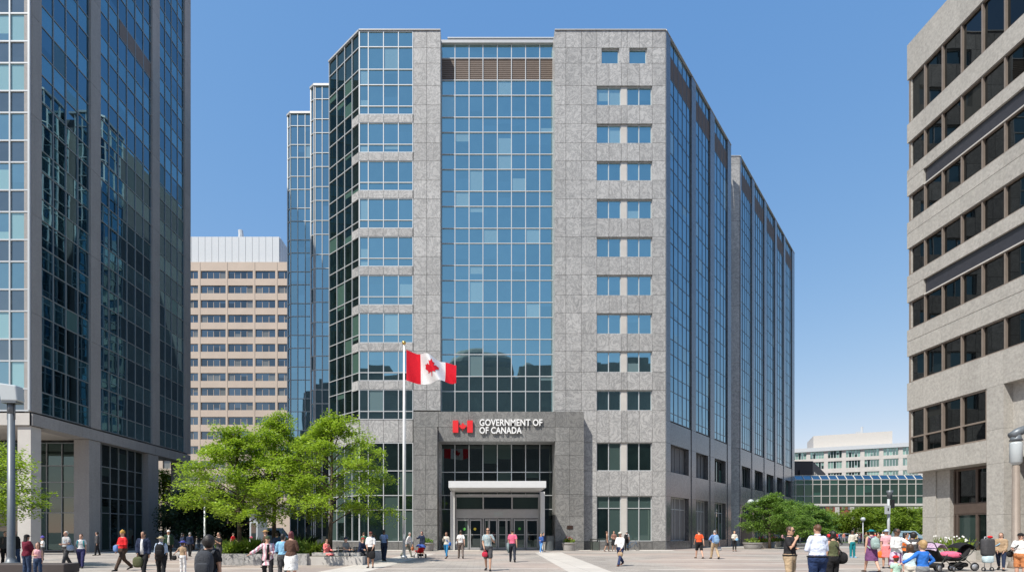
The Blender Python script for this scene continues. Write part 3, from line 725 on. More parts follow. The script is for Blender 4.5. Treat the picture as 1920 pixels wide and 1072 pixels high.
# ------------------------------------------------------------------ beige block in the gap at the left
bb = thing('beige_building', (X(440,130), 130, 0), 'beige concrete office block with rows of dark ribbon windows and a white penthouse', 'building')
Zb = 130.; hB = lambda y: H(y, Zb); bf = Face(0, Zb, 1, 0)
wx = [(305,345),(352,371.2),(376.5,423),(427.6,474),(479,516),(521,556)]
wx = [(X(a,Zb), X(b,Zb)) for a, b in wx]
xl, xr = X(296,Zb), X(562,Zb)
ytops = [507.5+27.35*i for i in range(17)]
mb = MB()
top = 491.
edges = [top]+[v for t in ytops for v in (t, t+14.6)]+[1011]
for j in range(0, len(edges)-1):
    h1_, h0_ = hB(edges[j]), hB(edges[j+1])
    if j % 2 == 0: bf.box(mb, xl, xr, h0_, h1_-.02, -.6, 0)
    else:
        px0 = xl
        for a, b in wx: bf.box(mb, px0, a, h0_+.01, h1_-.01, -.6, -.02 if px0 > xl else 0); px0 = b
        bf.box(mb, px0, xr, h0_+.01, h1_-.01, -.6, -.02)
for a, b in wx[1:]: bf.box(mb, a-.45, a-.15, hB(edges[-2]), hB(top)-.1, -.1, .06)
build('wall', mb, M['beige'], bb)
for t in ytops:
    for a, b in wx:
        gl = MB(); fr = MB(); n = max(2, round((b-a)/1.5)); us = [a+(b-a)*i/n for i in range(n+1)]
        for i in range(n): bf.pane(gl, us[i], us[i+1], hB(t+14.6), hB(t), -.3, .004)
        for uu in us[1:-1]: bf.box(fr, uu-.05, uu+.05, hB(t+14.6), hB(t+3.5), -.32, -.22)
        o = build('window', fr, M['beige'], bb); build('pane', gl, M['glass_bg'], o)
mb = MB(); mb.box(xl, xr, Zb+.6, Zb+24, 0, hB(top)-.3); build('wall_core', mb, M['beige'], bb)
mb = MB(); px0, px1 = X(330,Zb), X(521,Zb); n = 15
for i in range(n): a = px0+(px1-px0)*i/n; mb.box(a+.04, a+(px1-px0)/n-.04, Zb+.9, Zb+1.1, hB(490), hB(440))
mb.box(px0, px1, Zb+1.1, Zb+20, hB(490), hB(440)-.1)
for i in range(12): mb.box(px1, px1+.15, Zb+1.2+i*1.6, Zb+2.7+i*1.6, hB(490), hB(440)-.02)
build('penthouse', mb, M['white_metal'], bb)
mb = MB(); mb.tube([(X(451,134),134,hB(442)),(X(452,134),134,hB(424)),(X(451,134),134,hB(415))], [.7,.65,.6], 8); mb.tube([(X(434,134),134,hB(437)),(X(450,134),134,hB(435))], .5, 8)
build('roof_vent', mb, M['white_metal'], bb)

# ------------------------------------------------------------------ far right: glass block, brown building, skywalk, brick building
fb = thing('terraced_office', (X(1600,160), 160, 0), 'distant cream office block with green glass bands and a white rooftop plant room', 'building')
ff = Face(X(1480,165), 165, X(1760,150)-X(1480,165), -15, side=1)
def hF(y, u_=0): return H(y, 165.)
LF = math.hypot(X(1760,150)-X(1480,165), 15)
bands = [(842,849,'wm'),(849,862,'g'),(862,868,'c'),(868,881,'g'),(881,889,'c'),(889,902,'g'),(902,912,'c'),(912,926,'g'),(926,1012,'c')]
mbs = {'wm': MB(), 'c': MB()}
for a, b, k in bands:
    if k in mbs: ff.box(mbs[k], 0, LF, max(0,hF(b)), hF(a), -.6, .5 if k == 'wm' else 0)
    else:
        n = 8
        for i in range(n):
            gl = MB(); fr = MB(); a0 = LF*i/n+1.0; b0 = LF*(i+1)/n; ff.box(mbs['c'], a0-1.0, a0, hF(b)+.01, hF(a)-.01, -.6, -.02 if True else 0)
            for q in range(5): ff.pane(gl, a0+(b0-a0)*q/5, a0+(b0-a0)*(q+1)/5, hF(b), hF(a), -.3)
            for q in range(6): uu = a0+(b0-a0)*q/5; ff.box(fr, uu-.06, uu+.06, hF(b), hF(a), -.35, -.22)
            o = build('window', fr, M['white_metal'], fb); build('pane', gl, M['glass_bggreen'], o)
build('roof_band', mbs['wm'], M['white_metal'], fb); build('wall', mbs['c'], M['concrete_pale'], fb)
mb = MB(); q = [ff.p(.5,0,-.7), ff.p(LF-.5,0,-.7), ff.p(LF-.5,0,-25), ff.p(.5,0,-25)]; mb.prism([(a,b) for a,b,_ in q], 0, hF(843)); build('wall_core', mb, M['concrete_pale'], fb)
mb = MB(); u0, u1 = ff.U(1528), ff.U(1679); q = [ff.p(u0,0,-3), ff.p(u1,0,-3), ff.p(u1,0,-16), ff.p(u0,0,-16)]; mb.prism([(a,b) for a,b,_ in q], hF(845), hF(817)); build('penthouse', mb, M['white_wall'], fb)
mb = MB(); pp = ff.p(ff.U(1625),0,-6); mb.tube([(pp[0],pp[1],hF(818)),(pp[0],pp[1],hF(803))], .35, 8); mb.box(pp[0]-1.6,pp[0]-.5,pp[1]-.5,pp[1]+.5,hF(818),hF(812)); build('roof_vent', mb, M['white_metal'], fb)
br = thing('brown_annex', (X(1520,105), 105, 0), 'low brown clad building behind the glass footbridge', 'building')
mb = MB(); x0, x1 = X(1496,105), X(1512,105); mb.prism([(x0-4,103),(x1,103),(X(1548,125),125),(x0-4,125)], 0, H(864,103)); mb.box(x0-1,x1-.8,102.7,103.1,H(893,103),H(881,103)); build('wall', mb, M['brown'], br)
mb = MB(); f = Face(x1, 103, X(1548,125)-x1, 22, side=1)
for i in range(6): f.box(mb, 2+i*3.4, 4.4+i*3.4, H(892,105), H(884,105), -.1, .04)
build('window', mb, M['glass_bg'], br)
sw = thing('skywalk', (62, 90, 0), 'enclosed glass footbridge crossing above the street with a sloped glass roof', 'bridge')
s0 = Face(53.3, 92.5, 1, -.05, side=1); Ls = 33.
hk = [6.55, 7.95, 9.95, 10.75]
us = [i*1.43 for i in range(24)]
glaze(s0, us, hk, sw, name='glazing', glass='glass_walk', frame='concrete_pale', w=.11)
mb = MB(); gl = MB()
for i in range(23):
    a, b = us[i], us[i+1]; gl.quad(s0.p(a,10.8,-.05), s0.p(b,10.8,-.05), s0.p(b,11.55,-.75), s0.p(a,11.55,-.75))
for uu in us:
    mb.add([s0.p(uu-.06,10.8,.02), s0.p(uu+.06,10.8,.02), s0.p(uu+.06,11.6,-.7), s0.p(uu-.06,11.6,-.7), s0.p(uu-.06,10.75,-.06), s0.p(uu+.06,10.75,-.06), s0.p(uu+.06,11.5,-.8), s0.p(uu-.06,11.5,-.8)],
           [(0,1,2,3),(4,7,6,5),(0,3,7,4),(1,5,6,2)])
s0.box(mb, -.06, us[-1]+.06, 11.53, 11.62, -.9, -.68); s0.box(mb, -.06, us[-1]+.06, 6.2, 6.5, -3.4, .1)
o = build('roof_glazing', mb, M['concrete_pale'], sw); build('pane', gl, M['glass_side'], o)
mb = MB(); s0.box(mb, 0, us[-1], 6.5, 10.7, -3.3, -.5); s0.box(mb, 0, us[-1], 10.7, 11.5, -3.3, -.95); build('walkway_core', mb, M['spandrel'], sw)
rbk = thing('brick_building', (X(1600,150), 148, 0), 'red brick building with white columns seen beneath the footbridge', 'building')
mb = MB(); x0, x1 = X(1552,140), X(1632,140); mb.box(x0, x1, 140.4, 158, 0, 11); build('wall', mb, M['brick'], rbk)
for i in range(7):
    for j in range(3):
        a = x0+.7+i*1.6; w_ = MB(); w_.box(a, a+.9, 140.3, 140.42, 1.2+j*3.2, 3.0+j*3.2); build('window', w_, M['glass_bg'], rbk)
for p in (1570, 1598, 1612): c_ = MB(); c_.box(X(p,139)-.35, X(p,139)+.35, 138.7, 139.4, 0, 11.2); build('column', c_, M['white_wall'], rbk)
wb2 = thing('white_building', (X(1700,170), 170, 0), 'pale building with small windows far behind the park trees', 'building')
mb = MB(); mb.box(X(1636,170), X(1790,170), 172, 185, 0, 14); build('wall', mb, M['white_wall'], wb2)
for i in range(13):
    for j in range(4):
        w_ = MB(); a = X(1639,172)+i*2.0; w_.box(a, a+1.1, 171.9, 172.05, 1.+j*3.2, 2.6+j*3.2); build('window', w_, M['glass_bg'], wb2)
# building across the plaza, behind the camera, mirrored in the lower windows
ob_ = thing('hotel_building', (10, -60, 0), 'large shaded office block across the plaza, seen mirrored in the lower windows', 'building')
mb = MB()
mb.prism([(-60,-60),(62,-60),(62,-85),(-60,-85)][::-1], 0, 49)
mb.prism([(-9,-60.5),(10,-60.5),(10,-84),(-9,-84)][::-1], 0, 53)
mb.prism([(12,-60.3),(60,-60.3),(60,-84),(12,-84)][::-1], 0, 52.5)
mb.sph((0.5,-68,53.), (10.5,7,5.8), 24, 12, e=.8); mb.sph((16,-68,51.5), (4,4,4.2), 16, 8)
for bx, bw, bh in ((-52,6,51.5),(-38,9,53),(-24,4,50.5),(-15,3,52),(24,5,55),(33,3,54),(44,7,55.5),(56,3,54)): mb.box(bx, bx+bw, -70, -64, 48, bh)
build('wall', mb, plain('mirror_block_concrete', (.2,.19,.17), .8, var=.1), ob_)
hw = Face(0, -60.55, -1, 0, side=1)
if hw.n[1] < 0: hw = Face(0, -60.55, -1, 0, side=-1)
for j in range(13):
    w_ = MB(); hw.box(w_, -60, 58, 3+j*3.6, 4.9+j*3.6, -.3, .02); build('window_band', w_, M['glass_black'], ob_)
# ------------------------------------------------------------------ street furniture
def flag():
    Z = 33.6; px = 757.5
    t = thing('flagpole', (X(px,Z), Z, 0), 'tall white flagpole with a gold ball standing left of the stone portal', 'flagpole')
    x = X(px,Z); top = H(646,Z)
    mb = MB(); mb.tube([(x,Z,0),(x,Z,top*.5),(x,Z,top)], [.1,.085,.05], 14); build('pole', mb, M['white'], t, True)
    mb = MB(); mb.tube([(x,Z,0),(x,Z,.12),(x,Z,.2)], [.22,.2,.11], 16); build('base', mb, M['pole'], t, True)
    mb = MB(); mb.sph((x,Z,top+.12), .13, 14, 10); build('finial', mb, M['gold'], t, True)
    mb = MB(); mb.tube([(x+.11,Z-.05,1.3),(x+.12,Z-.05,H(720,Z))], .012, 5); mb.box(x-.02,x+.06,Z-.14,Z-.08,1.2,1.45); build('halyard', mb, M['lens'], t)
    fl = []
    NU, NV = 46, 22; x0 = X(761.5,Z)
    def S(u, v, off=0.):
        pxx = 762+93*u-3.*u*(1-v)*0
        yt = 655+24*u+6*math.sin(u*math.pi)*.6+4*max(0,u-.75)*3; yb = 713+4.5*math.sin(u*3.6)+3*u
        y = yb+(yt-yb)*v+1.5*math.sin(u*9+v*2)*u
        d = .5*math.sin(u*7.6+v*1.6-.3)*min(1,u*3)+.22*math.sin(u*16+v*4)*min(1,u*2)
        zz = Z+d+off
        return Vector((x0+(X(pxx,Z)-x0), zz, H(y,Z)))
    mb = MB(); g = [[S(i/NU, j/NV) for j in range(NV+1)] for i in range(NU+1)]
    vv = [p for r in g for p in r]
    for i in range(NU):
        mb2 = i/NU; mb.mi = 0 if (mb2 < .265 or mb2 >= .775) else 1
        mb.add([g[i][j] for j in range(NV+1)]+[g[i+1][j] for j in range(NV+1)], [(j, j+NV+1, j+NV+2, j+1) for j in range(NV)])
    fm = cloth((.72,.012,.03)); wm = cloth((.82,.82,.84))
    f = build('flag', mb, [fm, wm], None, True, base=(x0, Z, H(713,Z)))
    tag(f, 'red and white national flag with a maple leaf flying from the white pole', 'flag')
    for side in (-.02, .02):
        lm = MB(); cu, cv = .525, .5
        # triangulated leaf laid on the cloth: dense fan of small cells clipped by the outline
        n = 36
        def inside(a, b):
            c = False; j = len(LEAF)-1
            for i in range(len(LEAF)):
                xi, yi = LEAF[i]; xj, yj = LEAF[j]
                if (yi > b) != (yj > b) and a < (xj-xi)*(b-yi)/(yj-yi)+xi: c = not c
                j = i
            return c
        for i in range(n):
            for j in range(n):
                a = -.9+1.8*i/n; b = -.85+1.9*j/n; w_ = 1.8/n; h_ = 1.9/n
                if inside(a+w_/2, b+h_/2):
                    q = [(a,b),(a+w_,b),(a+w_,b+h_),(a,b+h_)]
                    lm.quad(*[S(cu+qx*.175, cv+qy*.36, side) for qx, qy in q])
        build('maple_leaf', lm, fm, f, True)
flag()
def lamp_left():
    Z = 22.6; x = X(21,Z); t = thing('street_lamp', (x,Z,0), 'tall grey lamp post with a square tilted lantern at the left edge', 'street lamp')
    mb = MB(); zt = H(775,Z); mb.tube([(x,Z,.0),(x,Z,.14),(x,Z,.34),(x,Z,.36),(x,Z,.6),(x,Z,zt)], [.4,.37,.3,.2,.145,.125], 18); build('post', mb, M['lamp_grey'], t, True)
    mb = MB(); z1 = H(752,Z)
    for dx in (-.15,.15): mb.tube([(x+dx,Z,zt-.25),(x+dx,Z,z1+.1)], .028, 8)
    mb.tube([(x,Z,zt-.02),(x,Z,z1)], [.13,.1], 12); build('bracket', mb, M['lamp_grey'], t, True)
    mb = MB(); a = [(X(8,Z),z1-.02),(X(41,Z)-.02,z1-.03),(X(37,Z),H(724,Z)),(X(3,Z),H(719,Z))]
    for y0, y1, s_ in ((-.2,.2,1.),): 
        P_ = [(px_,Z+y0,z_) for px_,z_ in a]+[(px_,Z+y1,z_) for px_,z_ in a]
        mb.add(P_, [(0,1,2,3),(7,6,5,4),(0,4,5,1),(1,5,6,2),(2,6,7,3),(3,7,4,0)])
    o = build('lantern', mb, M['lens'], t); b = o.modifiers.new('bevel', 'BEVEL'); b.width = .06; b.segments = 3
    mb = MB(); mb.box(X(9,Z), X(37,Z), Z-.2, Z+.2, z1-.1, z1-.035); build('lamp_base', mb, M['lamp_grey'], t)
lamp_left()
def lamp_right():
    Z = 24.; x = X(1905,Z); t = thing('street_lamp', (x,Z,0), 'round lantern lamp post at the right edge in front of the concrete pillar', 'street lamp')
    mb = MB(); zt = H(872,Z); mb.tube([(x,Z,0),(x,Z,.1),(x,Z,.3),(x,Z,.32),(x,Z,zt)], [.3,.28,.24,.16,.13], 16); build('post', mb, M['bronze_lt'], t, True)
    mb = MB(); mb.tube([(x,Z,zt),(x,Z,zt+.12),(x,Z,H(866,Z)),(x,Z,H(832,Z)),(x,Z,H(828,Z))], [.1,.2,.22,.22,.2], 18); build('lantern', mb, M['lens'], t, True)
    mb = MB(); z = H(826,Z); mb.tube([(x,Z,z),(x,Z,z+.1),(x,Z,z+.3)], [.24,.2,.16], 14)
    mb.tube([(x-.2,Z,z+.22),(x+.15,Z,z+.42),(x+.6,Z,z+.6),(x+1.0,Z,z+.72)], [.17,.19,.17,.1], 12); build('bracket', mb, M['lamp_grey'], t, True)
lamp_right()
def globe_lamp(px, Z, ytop, label, r=.2, two=False):
    x = X(px,Z); z = H(ytop,Z); t = thing('globe_lamp', (x,Z,0), label, 'street lamp', 'slim globe lamps on the plaza')
    mb = MB(); mb.tube([(x,Z,0),(x,Z,.3),(x,Z,z)], [.1,.065,.05], 10); build('post', mb, M['pole'], t, True)
    for dx in ((-.4,.4) if two else (0,)):
        mb = MB(); mb.sph((x+dx,Z,z+r*.8), r, 14, 10); build('globe', mb, M['lens'], t, True)
        if two: mb = MB(); mb.tube([(x,Z,z-.25),(x+dx,Z,z)], .03, 6); build('arm', mb, M['pole'], t, True)
globe_lamp(384, 29.5, 935, 'slim white lamp post half hidden in the left tree')
globe_lamp(1415, 55, 946, 'twin globe lamp behind the flower planters beside the right trees', .33, True)
globe_lamp(1618, 75, 976, 'low white globe lamp in front of the park trees', .3)
def signal():
    Z = 46; x = X(1666,Z); t = thing('signal_post', (x,Z,0), 'pale street post with a grey drum lamp and a white sign box', 'street lamp')
    mb = MB(); mb.tube([(x,Z,0),(x,Z,H(935,Z))], [.11,.1], 12); build('post', mb, M['lens'], t, True)
    mb = MB(); mb.tube([(x+.1,Z,H(935,Z)),(x+.1,Z,H(924,Z)),(x+.1,Z,H(919,Z))], [.14,.22,.26], 14); build('drum_lamp', mb, M['lamp_grey'], t, True)
    mb = MB(); mb.box(x-.42,x-.02,Z-.25,Z-.1,H(963,Z),H(947,Z)); o = build('sign_box', mb, M['lens'], t)
    mb = MB(); mb.box(x-.27,x-.17,Z-.262,Z-.251,H(957,Z),H(952,Z)); build('sign_face', mb, M['black'], o)
    mb = MB(); mb.box(x+.15,x+.38,Z-.2,Z+.05,H(952,Z),H(936,Z)); build('signal_head', mb, M['black'], t)
signal()
def bin_round(px, Z, label):
    x = X(px,Z); t = thing('litter_bin', (x,Z,0), label, 'litter bin')
    mb = MB(); mb.tube([(x,Z,0),(x,Z,.04),(x,Z,1.3),(x,Z,1.34)], [.33,.34,.34,.33], 20); build('bin_body', mb, plain('bin_steel', (.12,.14,.15), .4, .5), t)
    mb = MB(); mb.torus((x,Z,1.34), .32, .03, (0,0,1)); mb.disc((x,Z,1.345), .25, (0,0,1), 18, .012); build('rim', mb, M['darkmetal'], t, True)
bin_round(1031, 47.6, 'round grey litter bin right of the entrance columns')
def bin_square(px, Z, label):
    x = X(px,Z); t = thing('litter_bin', (x,Z,0), label, 'litter bin'); w = .33
    mb = MB()
    for dx in (-w,w):
        for dy in (-w,w): mb.box(x+dx-.03,x+dx+.03,Z+dy-.03,Z+dy+.03,0,.98)
    mb.box(x-w-.04,x+w+.04,Z-w-.04,Z+w+.04,.98,1.06); build('bin_frame', mb, M['darkmetal'], t)
    mb = MB(); mb.box(x-w+.04,x+w-.04,Z-w+.04,Z+w-.04,.05,.78); build('bin_body', mb, plain('bin_green', (.07,.085,.075), .5), t)
bin_square(1115.5, 48.3, 'dark square litter bin against the shaded wall right of the portal')
def leafclump(mb, c, r, n, s=.12, flat=.6):
    c = Vector(c); P_ = np.random.RandomState(random.randint(0,99999))
    for _ in range(n):
        d = P_.normal(size=3); d /= max(1e-6, np.linalg.norm(d)); rr = P_.rand()**.4
        p = c+Vector((d[0]*r*rr, d[1]*r*rr, d[2]*r*rr*flat)); a = Vector(P_.normal(size=3)).normalized(); b = a.cross(Vector(P_.normal(size=3))).normalized()
        l_ = s*(.6+.8*P_.rand()); w = l_*.32
        mb.add([p-a*l_/2, p+b*w, p+a*l_/2, p-b*w], [(0,1,2,3)])
def spikes(mb, c, n, h, s=.04, spread=.5):
    for _ in range(n):
        a = random.uniform(0,6.28); k = random.uniform(.1,spread); L_ = h*random.uniform(.6,1)
        base_ = Vector(c)+Vector((math.cos(a),math.sin(a),0))*.06; tip = base_+Vector((math.cos(a)*k*L_, math.sin(a)*k*L_, L_)); w = Vector((-math.sin(a),math.cos(a),0))*s
        mid = base_.lerp(tip,.55)+Vector((0,0,.12*L_)); mb.add([base_-w*.5, base_+w*.5, mid+w, tip, mid-w], [(0,1,2,3,4)])
def bowl(px, Z, label, r=.62, h=.72, plant='leaf_park', fl=None, group=None):
    x = X(px,Z); t = thing('planter', (x,Z,0), label, 'planter', group)
    mb = MB(); mb.tube([(x,Z,0),(x,Z,.06),(x,Z,h*.6),(x,Z,h*.86),(x,Z,h*.87),(x,Z,h)], [r*.82,r*.86,r*.97,r,r*1.06,r*1.06], 22); build('bowl', mb, M['concrete'], t, True)
    mb = MB(); mb.disc((x,Z,h+.004), r*.92, (0,0,1), 20, .02); build('soil', mb, M['soil'], t)
    mb = MB(); leafclump(mb, (x,Z,h+.12), r*.9, 260, .16, .5); spikes(mb, (x,Z,h), 22, .55, .03, .7); build('plants', mb, M[plant], t)
    if fl:
        mb = MB()
        for _ in range(14): a = random.uniform(0,6.28); q = random.uniform(0,r*.8); mb.sph((x+q*math.cos(a),Z+q*math.sin(a),h+random.uniform(.15,.6)), .045, 6, 4)
        build('flowers', mb, plain('petals', fl, .6), t)
bowl(1067, 47.8, 'round stone planter with a spiky plant beside the portal pillar', fl=(.5,.1,.12))
bowl(801, 46.9, 'round stone planter against the left portal pillar', plant='leaf_mid')
for i, (px, Z, lb, fl) in enumerate([(1411,53,'widest pale planter, first of the row by the black entrance',None),(1428,55,'red flowered planter, second of the row under the right trees',(.6,.05,.03)),(1441,57.5,'planter directly below the right tree trunk',None),(1452,60,'planter with mixed flowers just left of the man in black polo',(.7,.2,.05)),(1462,62.5,'farthest planter of the row, half hidden behind the man in black polo',None)]):
    bowl(px, Z, lb, .85 if i == 0 else .66, .62, fl=fl, group='flower planters along the side wall')
# planter with granite edge and bench blocks
t = thing('tree_planter', (-11, 26.6, 0), 'long granite edged planter bed under the three green trees', 'planter')
mb = MB()
for i in range(5): a = -13.6+i*1.02; mb.box(a+.006, a+1.014, 26.2, 26.6, 0, .56)
mb.box(-13.6, -13.3, 26.61, 33.4, 0, .56); mb.box(-6.4, -6.1, 27.2, 33.4, 0, .5); mb.box(-13.29, -6.41, 33.1, 33.4, 0, .5)
build('granite_edge', mb, M['granite'], t)
mb = MB()
for i in range(3): a = -8.5+i*.9; mb.box(a+.006, a+.894, 26.35, 26.95, 0, .42)
mb.box(-8.5, -6.1, 26.96, 27.2, 0, .6); build('bench_block', mb, M['concrete_pale'], t)
mb = MB(); mb.box(-13.3, -6.41, 26.62, 33.1, .1, .44); build('soil', mb, M['soil'], t)
for i, (px, Z, r, k) in enumerate([(432,27.6,.55,'leaf_park'),(462,27.9,.6,'leaf_park'),(480,29.4,.7,'leaf_mid'),(556,28.4,.7,'leaf_mid'),(588,27.6,.55,'leaf_park'),(570,29.8,.8,'leaf_dark'),(420,29.5,.6,'leaf_mid')]):
    x = X(px,Z); lb = ['low bright fern at the left end of the planter bed','bright fern beside the leftmost trunk','mid green shrub behind the fern','mid green shrub between the middle and right trunks','bright fern left of the right trunk','tall dark shrub behind the bright fern','darker shrub at the back left of the bed'][i]
    mb = MB(); spikes(mb, (x,Z,.44), 90, r*1.5, .035, .9); leafclump(mb, (x,Z,.44+r*.45), r, 320, .14, .6); o = build('shrub', mb, M[k], None, base=(x,Z,.44)); tag(o, lb, 'shrub', 'shrubs in the planter bed')
# ------------------------------------------------------------------ trees
def tree(px, Z, height, spread, label, leaf='leaf', seed=1, trunk_r=.12, crown0=.33, nl=1., lean=0., group=None, pad=.62, name='locust_tree', leafs=.13, kind='pad', x=None, cat='tree'):
    rs = random.Random(seed); npr = np.random.RandomState(seed)
    x = X(px,Z) if x is None else x; t = thing(name, (x,Z,0), label, cat, group)
    tm = MB(); base_ = Vector((x,Z,.0)); zc0 = height*crown0
    main = [base_, base_+Vector((lean*.3,0,zc0*.6)), base_+Vector((lean*.5,.05,zc0)), base_+Vector((lean*.9,-.05,height*.62)), base_+Vector((lean,0,height*.9))]
    tm.tube(main, [trunk_r*1.25, trunk_r*.95, trunk_r*.85, trunk_r*.5, trunk_r*.12], 9); build('trunk', tm, M['bark'], t, True)
    lm = MB(); pads = []
    nb = 22 if kind == 'pad' else 14
    for i in range(nb):
        f = crown0*.92+(1-crown0*.92)*(i+.5)/nb*.9; z = height*f; a = i*2.4+rs.uniform(-.4,.4)
        prof = math.sin(min(1., (f-crown0*.7)/(1-crown0*.7)*.95+.18)*math.pi)**.7
        L_ = spread*prof*rs.uniform(.78,1.08); st = base_+Vector((lean*f,0,z*.86)); end = base_+Vector((lean*f+math.cos(a)*L_, math.sin(a)*L_, z+rs.uniform(0,.08)*height))
        mid = st.lerp(end,.5)+Vector((rs.uniform(-.15,.15),rs.uniform(-.15,.15),.05*height)); lm.tube([st,mid,end], [trunk_r*.34,trunk_r*.2,.012], 6)
        for q in (.4,.62,.82,1.02):
            p = st.lerp(end,q)+Vector((0,0,.05*height*(1-abs(2*q-1)))) if q < 1 else end
            for _ in range(2 if q > .5 else 1):
                e = p+Vector((rs.uniform(-.55,.55)*pad*1.6, rs.uniform(-.55,.55)*pad*1.6, rs.uniform(-.45,.55)*pad)); pads.append((e, pad*rs.uniform(.6,1.1)))
                lm.tube([p.lerp(st,.12), e], [.014,.006], 4)
    build('limbs', lm, M['bark'], t, True)
    V = []; per = int(150*nl)
    for c, r in pads:
        n = int(per*(r/pad)**1.5)
        tilt = npr.normal(0,.3,2)
        pr = r*np.sqrt(npr.rand(n)); an = npr.rand(n)*6.283
        # ragged star outline: a few fronds
        k = npr.randint(0,7,n); an = np.where(npr.rand(n) < .6, k*.9+npr.normal(0,.16,n)+c.x, an)
        pr = pr*(1+.35*np.sin(k*2.1+c.y*5))
        P_ = np.stack([c.x+pr*np.cos(an), c.y+pr*np.sin(an), c.z+npr.normal(0,r*(.2 if kind == 'pad' else .4),n)-.22*pr*pr/r+tilt[0]*pr*np.cos(an)+tilt[1]*pr*np.sin(an)], 1)
        A = np.stack([np.cos(an)+npr.normal(0,.6,n), np.sin(an)+npr.normal(0,.6,n), npr.normal(-.1,.4,n)], 1); A /= np.linalg.norm(A,axis=1)[:,None]
        N = np.stack([npr.normal(0,.45,n), npr.normal(0,.45,n), np.ones(n)], 1); B = np.cross(A, N); B /= np.linalg.norm(B,axis=1)[:,None]
        L_ = leafs*(.6+.8*npr.rand(n))[:,None]; W_ = L_*.3
        V.append(np.stack([P_-A*L_/2, P_+B*W_, P_+A*L_/2, P_-B*W_], 1))
    V = np.concatenate(V).reshape(-1,3)-np.array(t.location); n = len(V)//4
    me = bpy.data.meshes.new('crown'); me.vertices.add(len(V)); me.vertices.foreach_set('co', V.ravel()); me.loops.add(n*4); me.loops.foreach_set('vertex_index', np.arange(n*4)); me.polygons.add(n); me.polygons.foreach_set('loop_start', np.arange(0,n*4,4)); me.update(calc_edges=True)
    me.materials.append(M[leaf]); o = bpy.data.objects.new('crown', me); COL.objects.link(o); o.parent = t
    return t
G = 'honey locusts in the planter bed'
tree(452, 28.4, 7.5, 3.0, 'leftmost bright green tree in the granite planter bed', seed=3, group=G, lean=-.25, nl=1.5, crown0=.3)
tree(514, 30.5, 8.3, 2.3, 'slender middle tree with its forked trunk showing between the two larger trees', seed=8, group=G, nl=1.25, crown0=.42)
tree(618, 28.6, 8.2, 3.5, 'rightmost bright green tree reaching in front of the glazed corner', seed=12, group=G, lean=.15, nl=1.5, crown0=.3)
tree(0, 24.2, 6.2, 2.9, 'tree at the left edge whose low branches reach behind the lamp post', seed=21, nl=1.0, lean=.1, crown0=.34, x=X(-62,24.2))
GR = 'young maples along the side wall'
tree(1443, 54, 5.6, 2.6, 'young green tree nearest the side entrance', leaf='leaf_mid', seed=31, group=GR, pad=.6, nl=1.1, leafs=.16, crown0=.3, name='maple_tree')
tree(1478, 60, 5.2, 3., 'young green tree behind the man in the black polo', leaf='leaf_mid', seed=32, group=GR, pad=.7, nl=1.1, leafs=.18, crown0=.28, name='maple_tree')
tree(1515, 68, 5.2, 3.2, 'young green tree above the white shirted man, farthest of its row', leaf='leaf_mid', seed=33, group=GR, pad=.7, nl=1.1, leafs=.2, crown0=.28, name='maple_tree')
GP = 'park trees seen under the footbridge'
for i, (px, Z, h, s, lb) in enumerate([(1622,112,7.2,4.6,'leftmost rounded park tree under the footbridge'),(1652,118,7.8,4.8,'broad park tree directly behind the white sign box'),(1690,114,7.4,4.6,'park tree right of the signal post'),(1722,120,6.6,4.4,'park tree against the concrete pillar at the right'),(1560,116,5.6,3.6,'small park tree at the left end of the footbridge')]):
    tree(px, Z, h, s, lb, leaf='leaf_park', seed=40+i, group=GP, pad=1.2, nl=1.3, leafs=.34, crown0=.24, kind='round', name='park_tree', trunk_r=.2)
tree(306, 62, 8.5, 3., 'thin street tree seen between the tower pillars', leaf='leaf_park', seed=52, pad=.8, nl=1.0, leafs=.2, name='street_tree')
GD = 'dark trees behind the planter'
for i, (px, Z, h, s, lb) in enumerate([(362,50,5.6,2.6,'dark tree just right of the last tower pillar'),(398,52,6.0,3.0,'dark tree behind the slim lamp post'),(442,54,5.4,2.8,'dark tree behind the leftmost bright tree')]):
    tree(px, Z, h, s, lb, leaf='leaf_dark', seed=60+i, group=GD, pad=.9, nl=1.8, leafs=.2, crown0=.2, kind='round', name='spruce_tree')
